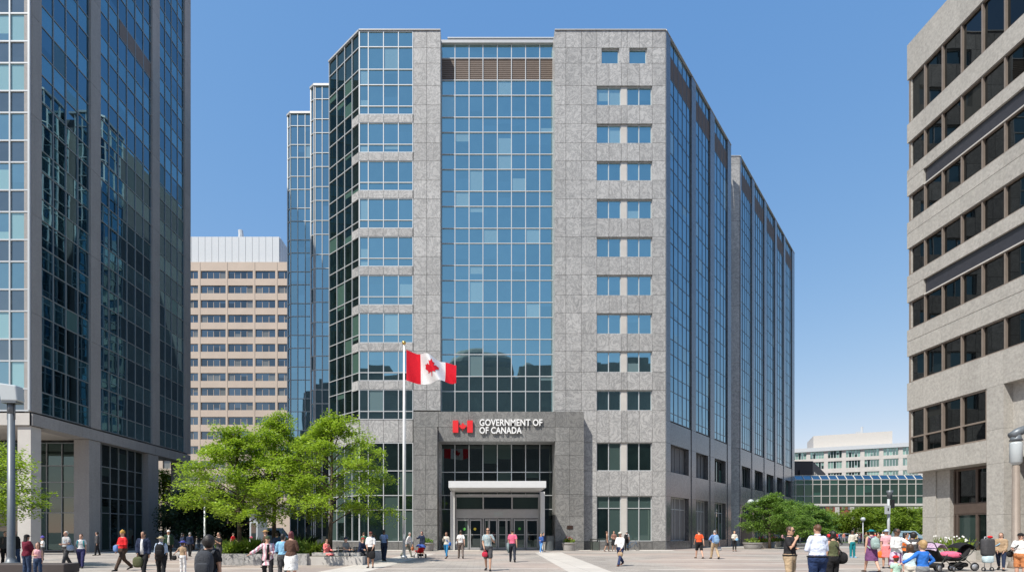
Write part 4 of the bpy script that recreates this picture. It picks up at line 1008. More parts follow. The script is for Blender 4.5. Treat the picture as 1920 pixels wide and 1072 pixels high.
# ------------------------------------------------------------------ vehicles
def car(px, Z, label, col, rz=0, L_=4.5, hgt=1.45, group='cars in the street behind', name='parked_car', cat='car', van=False):
    x = X(px,Z); t = thing(name, (x,Z,.01), label, cat, group, rz=0)
    k = L_/4.5; w = .9; R_ = Matrix.Rotation(rz, 4, 'Z')
    def tr(mb): mb.v = [tuple(Vector((x,Z,0))+R_@Vector(p)) for p in mb.v]; return mb
    if van: prof = [(-2.25,.35),(-2.28,.9),(-2.2,hgt-.1),(-2.0,hgt),(1.2,hgt),(1.75,1.25),(2.2,1.0),(2.28,.6),(2.25,.35)]; cab = [(-1.9,1.15),(-1.9,hgt-.25),(1.15,hgt-.22),(1.6,1.2)]
    else: prof = [(-2.25,.35),(-2.3,.7),(-2.2,.92),(-1.75,.98),(-1.25,hgt-.06),(-.8,hgt),(.35,hgt),(.75,hgt-.08),(1.35,.98),(2.05,.84),(2.28,.62),(2.25,.35)]; cab = [(-1.5,1.0),(-1.15,hgt-.14),(.62,hgt-.14),(1.1,1.0)]
    def ext(pf, ww, taper=.12):
        mb = MB(); n = len(pf)
        f = lambda z: ww-taper*max(0,(z-.9))
        vv = [(a*k,-f(z),z) for a,z in pf]+[(a*k,f(z),z) for a,z in pf]
        mb.add(vv, [tuple(range(n)), tuple(range(2*n-1,n-1,-1))]+[(i,(i+1)%n,(i+1)%n+n,i+n) for i in range(n)]); return mb
    paint = plain('car_paint', col, .25, .2, .03)
    b = build('body', tr(ext(prof, w, .35)), paint, t); m_ = b.modifiers.new('b','BEVEL'); m_.width = .05; m_.segments = 2
    build('window', tr(ext(cab, w+.012, .35)), M['glass_black'], t)
    for a in (-1.4,1.38):
        for s_ in (-1,1):
            mb = MB(); mb.disc((a*k,s_*.82,.33), .33, (0,1,0), 18, .2); o = build('wheel', tr(mb), M['black'], t)
            mb = MB(); mb.disc((a*k,s_*.925,.33), .19, (0,1,0), 12, .02); build('rim', tr(mb), M['alu'], o)
    for s_ in (-1,1):
        mb = MB(); mb.box(2.2*k,2.29*k,s_*.68-.15,s_*.68+.15,.6,.75); build('headlight', tr(mb), M['lens'], t)
        mb = MB(); mb.box(-2.31*k,-2.22*k,s_*.68-.14,s_*.68+.14,.68,.86); build('tail_light', tr(mb), M['red'], t)
car(1592, 100, 'white car under the footbridge beside the white columns', (.6,.6,.6))
car(1563, 101, 'silver car at the far left under the footbridge', (.3,.31,.33))
car(1648, 102, 'dark car in front of the park trees', (.03,.03,.035))
car(1700, 101, 'pale blue van parked before the park trees near the right pillar', (.3,.42,.48), van=True, hgt=1.9)
car(1625, 99, 'red and white low car behind the visitor in teal trousers', (.45,.03,.03))
car(507, 60, 'grey green van behind the middle tree trunk', (.3,.36,.35), van=True, hgt=2.1)
car(322, 66, 'white car glimpsed between the tower pillars', (.6,.6,.6), van=True, hgt=1.8)
car(452, 72, 'red car behind the leftmost tree', (.5,.03,.03), rz=.1)
def kiosk():
    Z = 44; t = thing('kiosk', (X(478,Z),Z,0), 'small grey kiosk with a dark post behind the planter trees', 'kiosk')
    mb = MB(); mb.box(X(468,Z), X(483,Z), Z, Z+2, 0, 3.0); build('wall', mb, M['lens'], t)
    mb = MB(); mb.box(X(466,Z), X(485,Z), Z-.2, Z+2.2, 3.0, 3.15); build('roof', mb, M['lamp_grey'], t)
    mb = MB(); mb.box(X(471,Z), X(480,Z), Z-.02, Z+.02, 1., 2.4); build('window', mb, M['glass_dim'], t)
kiosk()
def bollard(px, Z, lb):
    x = X(px,Z); t = thing('bollard', (x,Z,0), lb, 'bollard', 'steel bollards by the street')
    mb = MB(); mb.tube([(x,Z,0),(x,Z,.9),(x,Z,1.)], [.09,.09,.05], 10); build('post', mb, M['lamp_grey'], t, True)
    mb = MB(); mb.torus((x,Z,.8), .093, .014, (0,0,1), 14, 5); build('ring', mb, M['lens'], t, True)
for i, px in enumerate((1475,1500,1552,1575,1610,1640)): bollard(px, 80, ['leftmost','second from left','third from left','third from right','second from right','rightmost'][i]+' of the six street bollards beyond the right trees')
def block_bench(x0, x1, y0, y1, h, lb, m='brown'):
    t = thing('stone_bench', ((x0+x1)/2, y0, 0), lb, 'bench'); mb = MB(); mb.box(x0,x1,y0,y1,.06,h); o = build('seat', mb, M[m], t); b = o.modifiers.new('b','BEVEL'); b.width = .04; b.segments = 2
    mb = MB(); mb.box(x0+.15,x1-.15,y0+.12,y1-.12,0,.06); build('base', mb, M['black'], t)
block_bench(-19.5, -15.75, 20.2, 21.0, .42, 'low dark block bench at the bottom left corner')
def bench(px0, px1, Z, lb, back=True):
    x0, x1 = X(px0,Z), X(px1,Z); t = thing('park_bench', ((x0+x1)/2,Z,0), lb, 'bench', 'black benches by the planter')
    mb = MB()
    for i in range(5): mb.box(x0,x1,Z-.24+i*.1,Z-.16+i*.1,.42,.45)
    build('seat', mb, M['darkmetal'], t)
    if back:
        mb = MB(); [mb.box(x0,x1,Z+.26,Z+.29,.55+i*.11,.63+i*.11) for i in range(3)]; build('backrest', mb, M['darkmetal'], t)
    for xx in (x0+.08,x1-.12):
        mb = MB(); mb.box(xx,xx+.05,Z-.22,Z-.17,0,.42); mb.box(xx,xx+.05,Z+.2,Z+.25,0,.42); mb.box(xx,xx+.05,Z-.169,Z+.199,.38,.418)
        if back: mb.box(xx,xx+.05,Z+.251,Z+.3,.3,.9)
        build('leg', mb, M['pole'], t)
bench(628, 656, 27.3, 'black metal bench under the man in the grey shirt')
bench(660, 692, 27.8, 'black metal bench under the man in the red cap')
# ------------------------------------------------------------------ people
SK = {'l': (.55,.33,.24), 'm': (.4,.225,.15), 'd': (.12,.06,.038), 't': (.48,.28,.19)}
HC = {'black': (.012,.01,.009), 'brown': (.06,.032,.018), 'blond': (.38,.25,.11), 'grey': (.3,.29,.28), 'red': (.13,.025,.03), 'chest': (.1,.045,.022), 'white': (.6,.58,.54)}
C = dict(white=(.74,.74,.73), offw=(.6,.57,.5), grey=(.24,.25,.26), lgrey=(.42,.43,.44), dgrey=(.07,.07,.075), black=(.016,.016,.018), navy=(.02,.03,.065), jean=(.035,.06,.12), blue=(.13,.24,.5), lblue=(.42,.53,.68), sky=(.25,.5,.72), bright=(.03,.16,.55), red=(.62,.02,.025), maroon=(.15,.015,.035), pink=(.72,.14,.24), lpink=(.7,.38,.42), coral=(.75,.2,.2), orange=(.75,.17,.03), khaki=(.45,.34,.22), tan=(.38,.27,.17), brown=(.07,.045,.032), olive=(.1,.11,.055), dgreen=(.02,.05,.03), mint=(.42,.62,.5), teal=(.01,.2,.24), purple=(.16,.06,.16), taupe=(.17,.14,.125), yellow=(.6,.45,.05), paleblue=(.55,.68,.72))
POSE = {'down': ((.14,.0,-1), (.04,.14,-1)), 'swf': ((.12,.32,-1), (0,.62,-.8)), 'swb': ((.14,-.4,-1), (.06,-.12,-1)), 'belly': ((.26,.1,-1), (-.55,.85,.0)),
        'phone': ((.18,.28,-1), (-.35,.75,.65)), 'chin': ((.12,.42,-.9), (-.42,.3,1.)), 'hip': ((.6,-.15,-.85), (-.6,.25,-.55)), 'fold': ((.2,.18,-1), (-.9,.5,.1)),
        'out': ((.75,.1,-.6), (.8,.3,-.5)), 'fwd': ((.15,.8,-.55), (0,1.,.05)), 'lap': ((.12,.3,-1), (-.15,.95,-.15)), 'strap': ((.3,.1,-1), (-.4,.6,.8)), 'low': ((.1,.2,-1), (-.28,.45,-.9))}
def vec(s, v): return Vector((s*v[0], -v[1], v[2])).normalized()
class Fig: pass
NPEOPLE = 0
def person(px, Z, h, label, yaw=0, top='tee', tc='white', bot='trousers', bc='navy', skn='l', hair='short', hc='brown', L='down', R='down', stride=0, seat=None, shoe='black',
           hat=None, hatc='white', fat=1., fem=False, bag=None, glasses=False, group=None, turn=0, inner=None, lean=0., child=False, near=None):
    """yaw 0 faces the camera, 180 shows the back; R is screen-right when facing the camera"""
    global NPEOPLE
    stride *= 1.7
    x = X(px, Z); k = h/1.75; near = Z < 36 if near is None else near; vox = .011 if Z < 20 else (.014 if near else .02)
    t = thing('person', (x, Z, 0), label, 'person', group, rz=math.radians(yaw))
    body = MB(); J = Fig(); hs = 1.0 if not child else 1.28        # children have larger heads
    hip_z = .92*k; sw = (.15 if fem else .17)*k*(1 if not child else .92); ww = (.118 if fem else .14)*fat
    rings = [(.84,(.11,.1)),(.88,(.165*fat,.115*fat)),(.95,(.175*fat,.122*fat)),(1.03,(.155*fat,.112*fat)),(1.1,(ww,.1*fat)),(1.2,(ww*1.06,.108*fat)),(1.3,(.156,.12)),(1.38,(.158,.112)),(1.44,(.132,.09)),(1.48,(.09,.07)),(1.52,(.056,.06)),(1.58,(.054,.058))]
    def T(z): # torso lean
        return Vector((0, -lean*max(0, z-.9)*k, z*k))
    sit = seat is not None
    body.tube([T(z) for z,_ in rings], [(a*k,b*k) for _,(a,b) in rings], 16, hint=Vector((1,0,0)))
    # legs
    legs = []
    for s in (-1, 1):
        if sit: th, kn = math.radians(84+s*3), math.radians(82+s*8)
        elif s*stride > 0: th, kn = math.radians(abs(stride)), math.radians(6)
        elif stride: th, kn = -math.radians(abs(stride)*.75), math.radians(abs(stride)*.9)
        else: th, kn = math.radians(3), math.radians(5)
        hp = Vector((s*.092*k, 0, hip_z)); sp = s*(.03 if not sit else .12)
        knee = hp+Vector((sp, -math.sin(th), -math.cos(th))).normalized()*.43*k
        an = knee+Vector((sp*.4, -math.sin(th-kn), -math.cos(th-kn))).normalized()*.41*k
        legs.append((s, hp, knee, an, th-kn))
        body.tube([hp+Vector((0,0,.03*k)), hp, hp.lerp(knee,.5), knee, knee.lerp(an,.3), knee.lerp(an,.65), an], [a*k*(.5+.5*fat) for a in (.085,.09,.074,.055,.055,.044,.035)], 12)
    low = min(l[3].z for l in legs)-.085*k
    dz = -low if not sit else seat-(hip_z-.09*k)
    for s, hp, knee, an, fa in legs:
        lift = max(0, -math.sin(fa))*.5; d = Vector((s*.14, -1, -lift*1.2)).normalized()
        body.tube([an+Vector((0,.05,-.03))*k, an+Vector((0,.02,-.05))*k, an+d*.1*k+Vector((0,0,-.055*k)), an+d*.17*k+Vector((0,0,-.068*k))], [(.03*k,.03*k),(.036*k,.035*k),(.04*k,.025*k),(.034*k,.014*k)], 10)
    # arms and hands
    arms = []
    if stride > 14 and L == 'down': L = 'swb'
    if stride > 14 and R == 'down' and L == 'swb': R = 'swf' if not bag else 'down'
    for s, pose in ((-1, L), (1, R)):
        U_, F_ = POSE[pose]; sh = T(1.425)+Vector((s*sw, 0, 0)); u = vec(s, U_); f = vec(s, F_)
        el = sh+u*.285*k; wr = el+f*.25*k; arms.append((s, sh, el, wr, f, u))
        body.tube([T(1.43)+Vector((s*.08*k,0,0)), sh+Vector((-s*.02*k,0,.005)), sh+u*.06*k, sh.lerp(el,.6), el, el.lerp(wr,.35), wr], [a*k for a in (.05,.056,.052,.043,.038,.037,.026)], 10, hint=Vector((0,1,0)))
        side = f.cross(Vector((s,0,0)) if abs(f.x) < .7 else Vector((0,0,1))).normalized(); nrm = f.cross(side).normalized()
        palm = wr+f*.085*k
        body.tube([wr-f*.01, wr+f*.03*k, palm, palm+f*.01*k], [(.024*k,.02*k),(.036*k,.016*k),(.04*k,.014*k),(.034*k,.01*k)], 8, hint=side)
        curl = .35
        for q, (off, ln) in enumerate(((-.029,.062),(-.01,.074),(.01,.07),(.028,.056))):
            b0 = palm+side*off*k; d1 = (f+nrm*curl*.5*s).normalized(); d2 = (f*.75+nrm*curl*1.7*s).normalized()
            body.tube([b0-f*.012*k, b0+d1*ln*.5*k, b0+d1*ln*.5*k+d2*ln*.5*k], [.0095*k,.009*k,.0075*k], 6)
        b0 = wr+f*.03*k+side*-.03*k; td = (f*.75-side*.65+nrm*.2*s).normalized()
        body.tube([b0, b0+td*.035*k, b0+td*.035*k+(f*.9-side*.2).normalized()*.03*k], [.012*k,.011*k,.0085*k], 6)
    # head
    hk = k*hs; hc0 = T(1.50)+Vector((0,-.012*k,.0))+Vector((0,0,.135*hk)); RT = Matrix.Rotation(math.radians(turn), 3, 'Z')
    def Hd(p): return hc0+RT@(Vector(p)*hk)
    hd = [(-.118,.026,.03,-.052),(-.1,.046,.05,-.035),(-.065,.06,.075,-.014),(-.02,.069,.088,-.003),(.03,.074,.096,.003),(.075,.066,.086,.006),(.102,.043,.058,.006),(.116,.015,.02,.006)]
    body.tube([Hd((0,yo,z)) for z,_,_,yo in hd], [(a*hk,b*hk) for _,a,b,_ in hd], 14, hint=RT@Vector((1,0,0)))
    body.tube([T(1.47), Hd((0,.01,-.06))], [.057*k,.054*k], 10)
    body.tube([Hd((0,-.083,.012)), Hd((0,-.1,-.02)), Hd((0,-.098,-.034))], [.008*hk,.013*hk,.012*hk], 8)
    for s in (-1,1): body.sph(Hd((s*.074,.006,-.01)), (.011*hk,.018*hk,.03*hk), 8, 6)
    off = Vector((0,0,dz))
    def fin(mb): mb.v = [tuple(Vector(p)+off) for p in mb.v]; return mb
    def put(name, mb, mat, voxel=None, fold=0., smooth=True):
        o = build(name, fin(mb), mat, None, smooth, base=(0,0,0)); o.parent = t
        if voxel:
            m = o.modifiers.new('r', 'REMESH'); m.mode = 'VOXEL'; m.voxel_size = voxel; m.use_smooth_shade = True
            m = o.modifiers.new('s', 'SMOOTH'); m.iterations = 2; m.factor = .5
        if fold:
            m = o.modifiers.new('d', 'DISPLACE'); m.texture = FOLD; m.strength = fold; m.mid_level = .5; m.texture_coords = 'LOCAL'
        return o
    put('body', body, skin(SK[skn]), vox)
    cv = vox*1.25
    col = lambda c: C[c] if isinstance(c, str) else c
    cm = lambda c: c if isinstance(c, bpy.types.Material) else cloth(col(c))
    topm, botm = cm(tc), cm(bc)
    g = .016
    # ---- lower garment
    lo = MB()
    if bot in ('trousers', 'shorts', 'leggings'):
        e = .02 if bot != 'leggings' else .009
        rr = [r for r in rings if r[0] <= 1.05]
        lo.tube([T(z) for z,_ in rr], [((a+e)*k,(b+e)*k) for _,(a,b) in rr], 16, hint=Vector((1,0,0)))
        for s, hp, knee, an, fa in legs:
            if bot == 'shorts': lo.tube([hp+Vector((0,0,.04*k)), hp.lerp(knee,.5), hp.lerp(knee,.96)], [.1*k*fat,.098*k,.092*k], 12)
            elif bot == 'leggings': lo.tube([hp+Vector((0,0,.04*k)), hp.lerp(knee,.5), knee, knee.lerp(an,.35), knee.lerp(an,.9)], [.1*k*fat,.088*k,.066*k,.064*k,.045*k], 12)
            else: lo.tube([hp+Vector((0,0,.04*k)), hp.lerp(knee,.5), knee, knee.lerp(an,.5), knee.lerp(an,1.04)], [.108*k*fat,.096*k,.078*k,.07*k,.066*k], 12)
        put({'trousers':'trousers','shorts':'shorts','leggings':'leggings'}[bot], lo, botm, cv, .036 if bot != 'leggings' else .008)
    elif bot in ('skirt', 'dress'):
        hem = {'skirt': .5, 'dress': .55}[bot]
        if sit:
            lo.tube([T(1.05), T(.9)], [(.165*k,.125*k),(.2*k,.15*k)], 14, hint=Vector((1,0,0)))
            kn_ = (legs[0][2]+legs[1][2])/2; hp_ = (legs[0][1]+legs[1][1])/2
            lo.tube([hp_, hp_.lerp(kn_,.6), kn_+Vector((0,-.04,0)), kn_+Vector((0,-.05,-.2*k))], [(.19*k,.13*k),(.2*k,.11*k),(.19*k,.09*k),(.2*k,.05*k)], 14, hint=Vector((1,0,0)))
        else: lo.tube([T(1.06), T(.97), T(.85), T(.7), T(hem)], [(.145*k*fat,.115*k),(.192*k*fat,.145*k),(.205*k*fat,.165*k),(.215*k,.19*k),(.23*k,.215*k)], 18, hint=Vector((1,0,0)))
        put('skirt', lo, botm, cv, .03)
    # ---- upper garment
    up = MB(); zb = {'tank': .97}.get(top, .92)
    if bot == 'trousers' and top in ('polo','roll') and Z < 26: zb = 1.0
    if top in ('jacket', 'coat'): zb = .88 if top == 'jacket' else .7
    e = .015 if top not in ('jacket','coat') else .028
    rr = [r for r in rings if zb <= r[0] <= 1.49]
    if zb < .88: rr = [(zb,(.18*fat,.14*fat))]+rr
    up.tube([T(z) for z,_ in rr], [((a+e)*k,(b+e)*k) for _,(a,b) in rr], 18, hint=Vector((1,0,0)))
    for s, sh, el, wr, f, u in arms:
        st = T(1.435)+Vector((s*.08*k,0,0)); sh0 = sh+Vector((-s*.02*k,0,.005)); b = e-.006
        if top in ('tee','polo'): up.tube([st, sh0, sh+u*.06*k, sh.lerp(el,.72)], [(.05+b)*k,(.056+b)*k,(.055+b)*k,(.056+b)*k], 10, hint=Vector((0,1,0)))
        elif top == 'roll': up.tube([st, sh0, sh+u*.06*k, sh.lerp(el,.7), el, el.lerp(wr,.15)], [a*k for a in (.05+b,.056+b,.054+b,.05+b,.047+b,.044+b)], 10, hint=Vector((0,1,0)))
        elif top != 'tank': up.tube([st, sh0, sh+u*.06*k, sh.lerp(el,.7), el, el.lerp(wr,.5), el.lerp(wr,.97)], [a*k for a in (.05+b,.056+b,.054+b,.05+b,.045+b,.042+b,.034+b)], 10, hint=Vector((0,1,0)))
        else: up.tube([st-Vector((s*.04*k,0,0)), st+Vector((s*.02*k,0,.0))], [.06*k,.055*k], 8, hint=Vector((0,1,0)))
    nm = {'tee':'shirt','polo':'shirt','roll':'shirt','long':'sweater','tank':'tank_top','jacket':'jacket','coat':'coat'}[top]
    put(nm, up, topm, cv, .034)
    if inner:   # open front showing the shirt
        mb = MB(); mb.tube([T(.9)+Vector((0,-.118*k*fat,0)), T(1.1)+Vector((0,-.108*k*fat,0)), T(1.3)+Vector((0,-.128*k,0)), T(1.45)+Vector((0,-.09*k,0))], [(.07*k,.045*k),(.06*k,.045*k),(.05*k,.042*k),(.05*k,.036*k)], 12, hint=Vector((1,0,0))); put('shirt', mb, cm(inner), None)
    if top in ('polo', 'roll') and Z < 26:
        mb = MB(); mb.tube([T(1.475), T(1.535)], [(.07*k,.072*k),(.063*k,.066*k)], 14, hint=Vector((1,0,0))); put('collar', mb, topm)
        if bot == 'trousers': mb = MB(); mb.tube([T(.985), T(1.015)], [((.168*fat+.034)*k,(.116*fat+.034)*k)]*2, 18, hint=Vector((1,0,0))); put('belt', mb, cloth(C['black']))
    # ---- shoes
    sm = cm(shoe)
    for s, hp, knee, an, fa in legs:
        lift = max(0, -math.sin(fa))*.5; d = Vector((s*.14, -1, -lift*1.2)).normalized(); mb = MB(); D_ = Vector((0,0,-.048*k))
        mb.tube([an+Vector((0,.06*k,0))+D_, an+D_+Vector((0,.03*k,0)), an+d*.08*k+D_, an+d*.16*k+D_+Vector((0,0,-.008*k)), an+d*.2*k+D_+Vector((0,0,-.014*k))], [(.03*k,.034*k),(.042*k,.04*k),(.05*k,.034*k),(.046*k,.026*k),(.025*k,.018*k)], 12, hint=Vector((1,0,0))); put('shoe', mb, sm)
    # ---- hair, hat, face
    hm = hairm(HC[hc])
    if hair:
        mb = MB(); r0 = (.082*hk,.1*hk,.108*hk) if hair != 'crop' else (.077*hk,.098*hk,.1*hk)
        mb.sph(Hd((0,.018 if hair != 'crop' else .012,.028)), r0, 16, 12, rot=RT)
        if hair in ('short','bob','long','pony'): mb.sph(Hd((0,.035,-.03)), (.074*hk,.07*hk,.075*hk), 12, 8, rot=RT)
        if hair == 'bob': [mb.sph(Hd((s*.062,.01,-.05)), (.03*hk,.05*hk,.09*hk), 10, 8, rot=RT) for s in (-1,1)]
        if hair == 'long': mb.tube([Hd((0,.05,.0)), Hd((0,.07,-.12)), Hd((0,.085,-.24)), Hd((0,.09,-.34))], [(.08*hk,.05*hk),(.088*hk,.045*hk),(.085*hk,.035*hk),(.05*hk,.015*hk)], 12, hint=RT@Vector((1,0,0)))
        if hair == 'pony': mb.tube([Hd((0,.1,.05)), Hd((0,.15,.0)), Hd((0,.15,-.14)), Hd((0,.13,-.2))], [.02*hk,.035*hk,.028*hk,.01*hk], 8)
        if hair == 'big': mb.sph(Hd((0,.04,.0)), (.12*hk,.115*hk,.14*hk), 14, 10, rot=RT)
        if hair == 'bun': mb.sph(Hd((0,.08,.1)), .045*hk, 10, 8)
        o = put('hair', mb, hm, vox*1.1 if Z < 26 else None, .012 if Z < 26 else 0)
    if hat:
        mb = MB(); hmat = cloth(col(hatc))
        mb.sph(Hd((0,.008,.055)), (.088*hk,.106*hk,(.075 if hat != 'beanie' else .1)*hk), 16, 10, rot=RT)
        if hat == 'cap': mb.sph(Hd((0,-.115,.045)), (.065*hk,.07*hk,.008*hk), 12, 6, rot=RT)
        if hat in ('sun','straw'): mb.tube([Hd((0,.008,.04)), Hd((0,.008,.048)), Hd((0,.008,.056))], [(.15*hk,.165*hk),(.155*hk,.17*hk),(.14*hk,.155*hk)], 20, hint=RT@Vector((1,0,0)))
        if hat == 'beanie': mb.sph(Hd((0,.0,.155)), .03*hk, 8, 6)
        if hat == 'hood': mb.sph(Hd((0,.03,-.01)), (.1*hk,.11*hk,.13*hk), 14, 10, rot=RT)
        put({'cap':'cap','sun':'sun_hat','straw':'sun_hat','beanie':'beanie','hood':'hood'}[hat], mb, hmat)
    back = abs(((yaw+turn+180) % 360)-180) > 110
    if Z < 40 and not back:
        if glasses:
            mb = MB(); [mb.sph(Hd((s*.034,-.088,.012)), (.03*hk,.012*hk,.02*hk), 10, 6, rot=RT) for s in (-1,1)]; mb.tube([Hd((-.074,-.06,.015)), Hd((-.034,-.095,.018)), Hd((.034,-.095,.018)), Hd((.074,-.06,.015))], .006*hk, 5); put('sunglasses', mb, M['black'])
        else:
            for s in (-1,1): mb = MB(); mb.sph(Hd((s*.032,-.083,.01)), (.014*hk,.009*hk,.008*hk), 8, 6, rot=RT); put('eye', mb, cloth((.02,.015,.012)))
        mb = MB(); mb.sph(Hd((0,-.084,-.058)), (.024*hk,.01*hk,.007*hk), 8, 6, rot=RT); put('mouth', mb, cloth((.3,.08,.07)))
    # ---- bags: carried, so things of their own
    W_ = Matrix.Translation((x, Z, 0)) @ Matrix.Rotation(math.radians(yaw), 4, 'Z')
    for b in (bag or []):
        kind, bcol, blabel = b[:3]; s = b[3] if len(b) > 3 else 1; bs = b[4] if len(b) > 4 else 1.
        def wput(name, mb, mat, par, smooth=True):
            mb.v = [tuple(W_ @ (Vector(p)+off)) for p in mb.v]; return build(name, mb, mat, par, smooth)
        arm = arms[0] if s < 0 else arms[1]; hand = arm[3]+arm[4]*.1*k
        bm = cloth(col(bcol))
        if kind in ('backpack','tote','handbag','shoulder') and Z < 30: pass
        if kind == 'backpack':
            c_ = T(1.2)+Vector((0,(.24+.02*bs)*k,0)); bt = thing('backpack', W_ @ (c_+off), blabel, 'backpack')
            mb = MB(); mb.sph(c_, (.16*k*bs,.115*k*bs,.25*k*bs), 16, 12, e=.75); wput('bag_body', mb, bm, bt)
            mb = MB(); mb.sph(c_+Vector((0,.11*k*bs,-.08*k)), (.12*k*bs,.05*k,.11*k*bs), 12, 8, e=.5); wput('pocket', mb, bm, bt)
            for q in (-1,1): mb = MB(); mb.tube([c_+Vector((q*.11*k,-.1*k,.2*k)), T(1.5)+Vector((q*.11*k,.02*k,-.01)), T(1.38)+Vector((q*.12*k,-.14*k*fat,0)), T(1.15)+Vector((q*.15*k,-.1*k*fat,0)), c_+Vector((q*.14*k,-.08*k,-.2*k))], [(.03*k,.008*k)]*5, 8, hint=Vector((1,0,0))); wput('strap', mb, bm, bt)
        elif kind in ('handbag', 'tote'):
            c_ = hand+Vector((0,0,-.2*k*bs)) if arm[4].z < -.4 else hand+Vector((0,-.02,-.16*k*bs)); bt = thing('handbag' if kind == 'handbag' else 'tote_bag', W_ @ (c_+off), blabel, 'bag')
            mb = MB(); mb.sph(c_, (.15*k*bs,.07*k*bs,.13*k*bs*(1 if kind == 'handbag' else 1.35)), 14, 10, e=.7); wput('bag_body', mb, bm, bt)
            mb = MB(); mb.tube([c_+Vector((-.09*k,0,.08*k*bs)), hand+Vector((-.02,0,.015)), hand+Vector((.02,0,.015)), c_+Vector((.09*k,0,.08*k*bs))], .01*k, 6); wput('handle', mb, bm, bt)
        elif kind == 'shoulder':
            c_ = T(.98)+Vector((s*(.26*fat)*k,-.02,0)); bt = thing('shoulder_bag', W_ @ (c_+off), blabel, 'bag')
            mb = MB(); mb.sph(c_, (.07*k*bs,.15*k*bs,.12*k*bs), 14, 10, e=.8); wput('bag_body', mb, bm, bt)
            mb = MB(); mb.tube([c_+Vector((0,-.1*k,.1*k)), T(1.25)+Vector((s*.05*k,-.15*k*fat,0)), T(1.49)+Vector((-s*.1*k,-.03*k,0)), T(1.49)+Vector((-s*.1*k,.04*k,0)), T(1.25)+Vector((s*.05*k,.15*k*fat,0)), c_+Vector((0,.1*k,.1*k))], [(.018*k,.007*k)]*6, 6, hint=Vector((1,0,0))); wput('strap', mb, bm, bt)
        elif kind == 'jacket':
            bt = thing('jacket', W_ @ (hand+off), blabel, 'jacket'); mb = MB(); e_ = arm[2]; m_ = (arm[2]+arm[3])/2
            mb.tube([m_+Vector((0,0,.04*k)), m_+Vector((0,0,-.25*k)), m_+Vector((0,.03,-.5*k))], [(.09*k,.06*k),(.11*k,.05*k),(.1*k,.035*k)], 12, hint=Vector((0,1,0))); wput('folded_cloth', mb, bm, bt)
            mb = MB(); mb.tube([m_+Vector((s*.05,-.05,0)), m_+Vector((s*.06,-.07,-.42*k))], [.045*k,.035*k], 8); wput('sleeve', mb, bm, bt)
    NPEOPLE += 1
    return t
FOLD = bpy.data.textures.new('folds', 'CLOUDS'); FOLD.noise_scale = .11; FOLD.noise_depth = 2
Pn = person
# left part of the plaza
Pn(10, 25.5, 1.66, 'person in dark clothes with a grey backpack half hidden by the left lamp post', yaw=60, top='jacket', tc='dgrey', bc='black', hair='short', hc='black', R='phone', bag=[('backpack','taupe','grey backpack on the person behind the left lamp post')])
Pn(27, 24.6, 1.7, 'person in a black jacket partly behind the left lamp post, facing right', yaw=80, top='jacket', tc='black', bc='jean', hc='black', stride=8)
Pn(182, 37.6, 1.66, 'person in dark clothes in the shade beside the second tower pillar', yaw=-50, top='jacket', tc='dgrey', bc='black', hc='black', stride=6)
Pn(50, 19.0, 1.53, 'person in a maroon jacket and dark cap standing by the dark block bench', yaw=165, top='jacket', tc='maroon', bc='jean', skn='m', hat='cap', hatc='black', hc='black', L='swf', R='low', fem=True, hair='long')
Pn(71, 18.8, 1.2, 'child in a pale pink top and blue jeans beside the person in maroon', yaw=20, top='tank', tc='lpink', bc='jean', hair='bob', hc='chest', L='fold', child=True)
Pn(80, 31., 1.33, 'child in a purple cap and white top in the shade of the tower', yaw=-40, top='tee', tc='white', bc='dgrey', hat='beanie', hatc=(.12,.1,.4), child=True, R='phone')
Pn(124, 24.2, 1.70, 'grey haired man in a light grey shirt and grey trousers walking by the tower', yaw=-15, top='polo', tc='lgrey', bc='dgrey', hair='crop', hc='white', L='down', R='belly', stride=12, fat=1.08, bag=[('shoulder','lblue','pale blue shoulder bag of the man in the light grey shirt',1,1.1)])
Pn(152, 24.2, 1.58, 'woman in a white tee and navy trousers with a teal strap', yaw=25, top='tee', tc='white', bc=(.03,.03,.1), hair='bun', hc='chest', fem=True, stride=14, R='down', bag=[('backpack','teal','teal backpack worn by the woman in the white tee',1,.75)])
Pn(230, 22.6, 1.76, 'person striding in a bright red sweater and mustard beanie', yaw=-20, top='long', tc='red', bc='brown', hat='beanie', hatc=(.5,.3,.08), hc='brown', stride=17, fat=1.15, L='low', R='belly', bag=[('tote','blue','blue bag tucked under the arm of the person in red',1,.8)])
Pn(269, 19.2, 1.68, 'man in a dark navy jacket open over a white shirt', yaw=8, top='jacket', tc='navy', inner='white', bc='black', skn='m', hc='black', L='low', R='down', stride=12, turn=-10, bag=[('tote','olive','large olive brown bag hanging by the man in the navy jacket',-1,1.15)])
Pn(302, 17.8, 1.5, 'person in a pale blue shirt and straw hat, seen from behind', yaw=200, top='roll', tc='lblue', bc='black', hat='straw', hatc=(.5,.42,.25), hc='grey', L='low', R='down', stride=10, fat=1.1, fem=True, bag=[('backpack','black','large black backpack worn by the person in the straw hat',1,1.05)])
Pn(316, 31, 1.74, 'man with a white cap and dark green jacket by the far tower pillar', yaw=30, top='jacket', tc='dgreen', bc='black', hat='cap', skn='t', hc='brown', inner='white')
Pn(342, 33.5, 1.6, 'woman with dark hair and a navy top walking behind the child in the sunhat', yaw=150, top='tee', tc='navy', bc='jean', hair='long', hc='black', skn='m', fem=True, stride=10)
Pn(356, 36, 1.62, 'man in a dark blue suit seen from behind near the last tower pillar', yaw=185, top='jacket', tc='navy', bc='black', hc='grey', stride=8)
Pn(343, 20.8, 1.24, 'child in a blue sunhat, brown shirt and white trousers', yaw=170, top='tee', tc='tan', bc='white', hat='sun', hatc=(.08,.09,.35), child=True, R='out', bag=[('handbag','black','small black bag in the hand of the child in the sunhat',1,1.)])
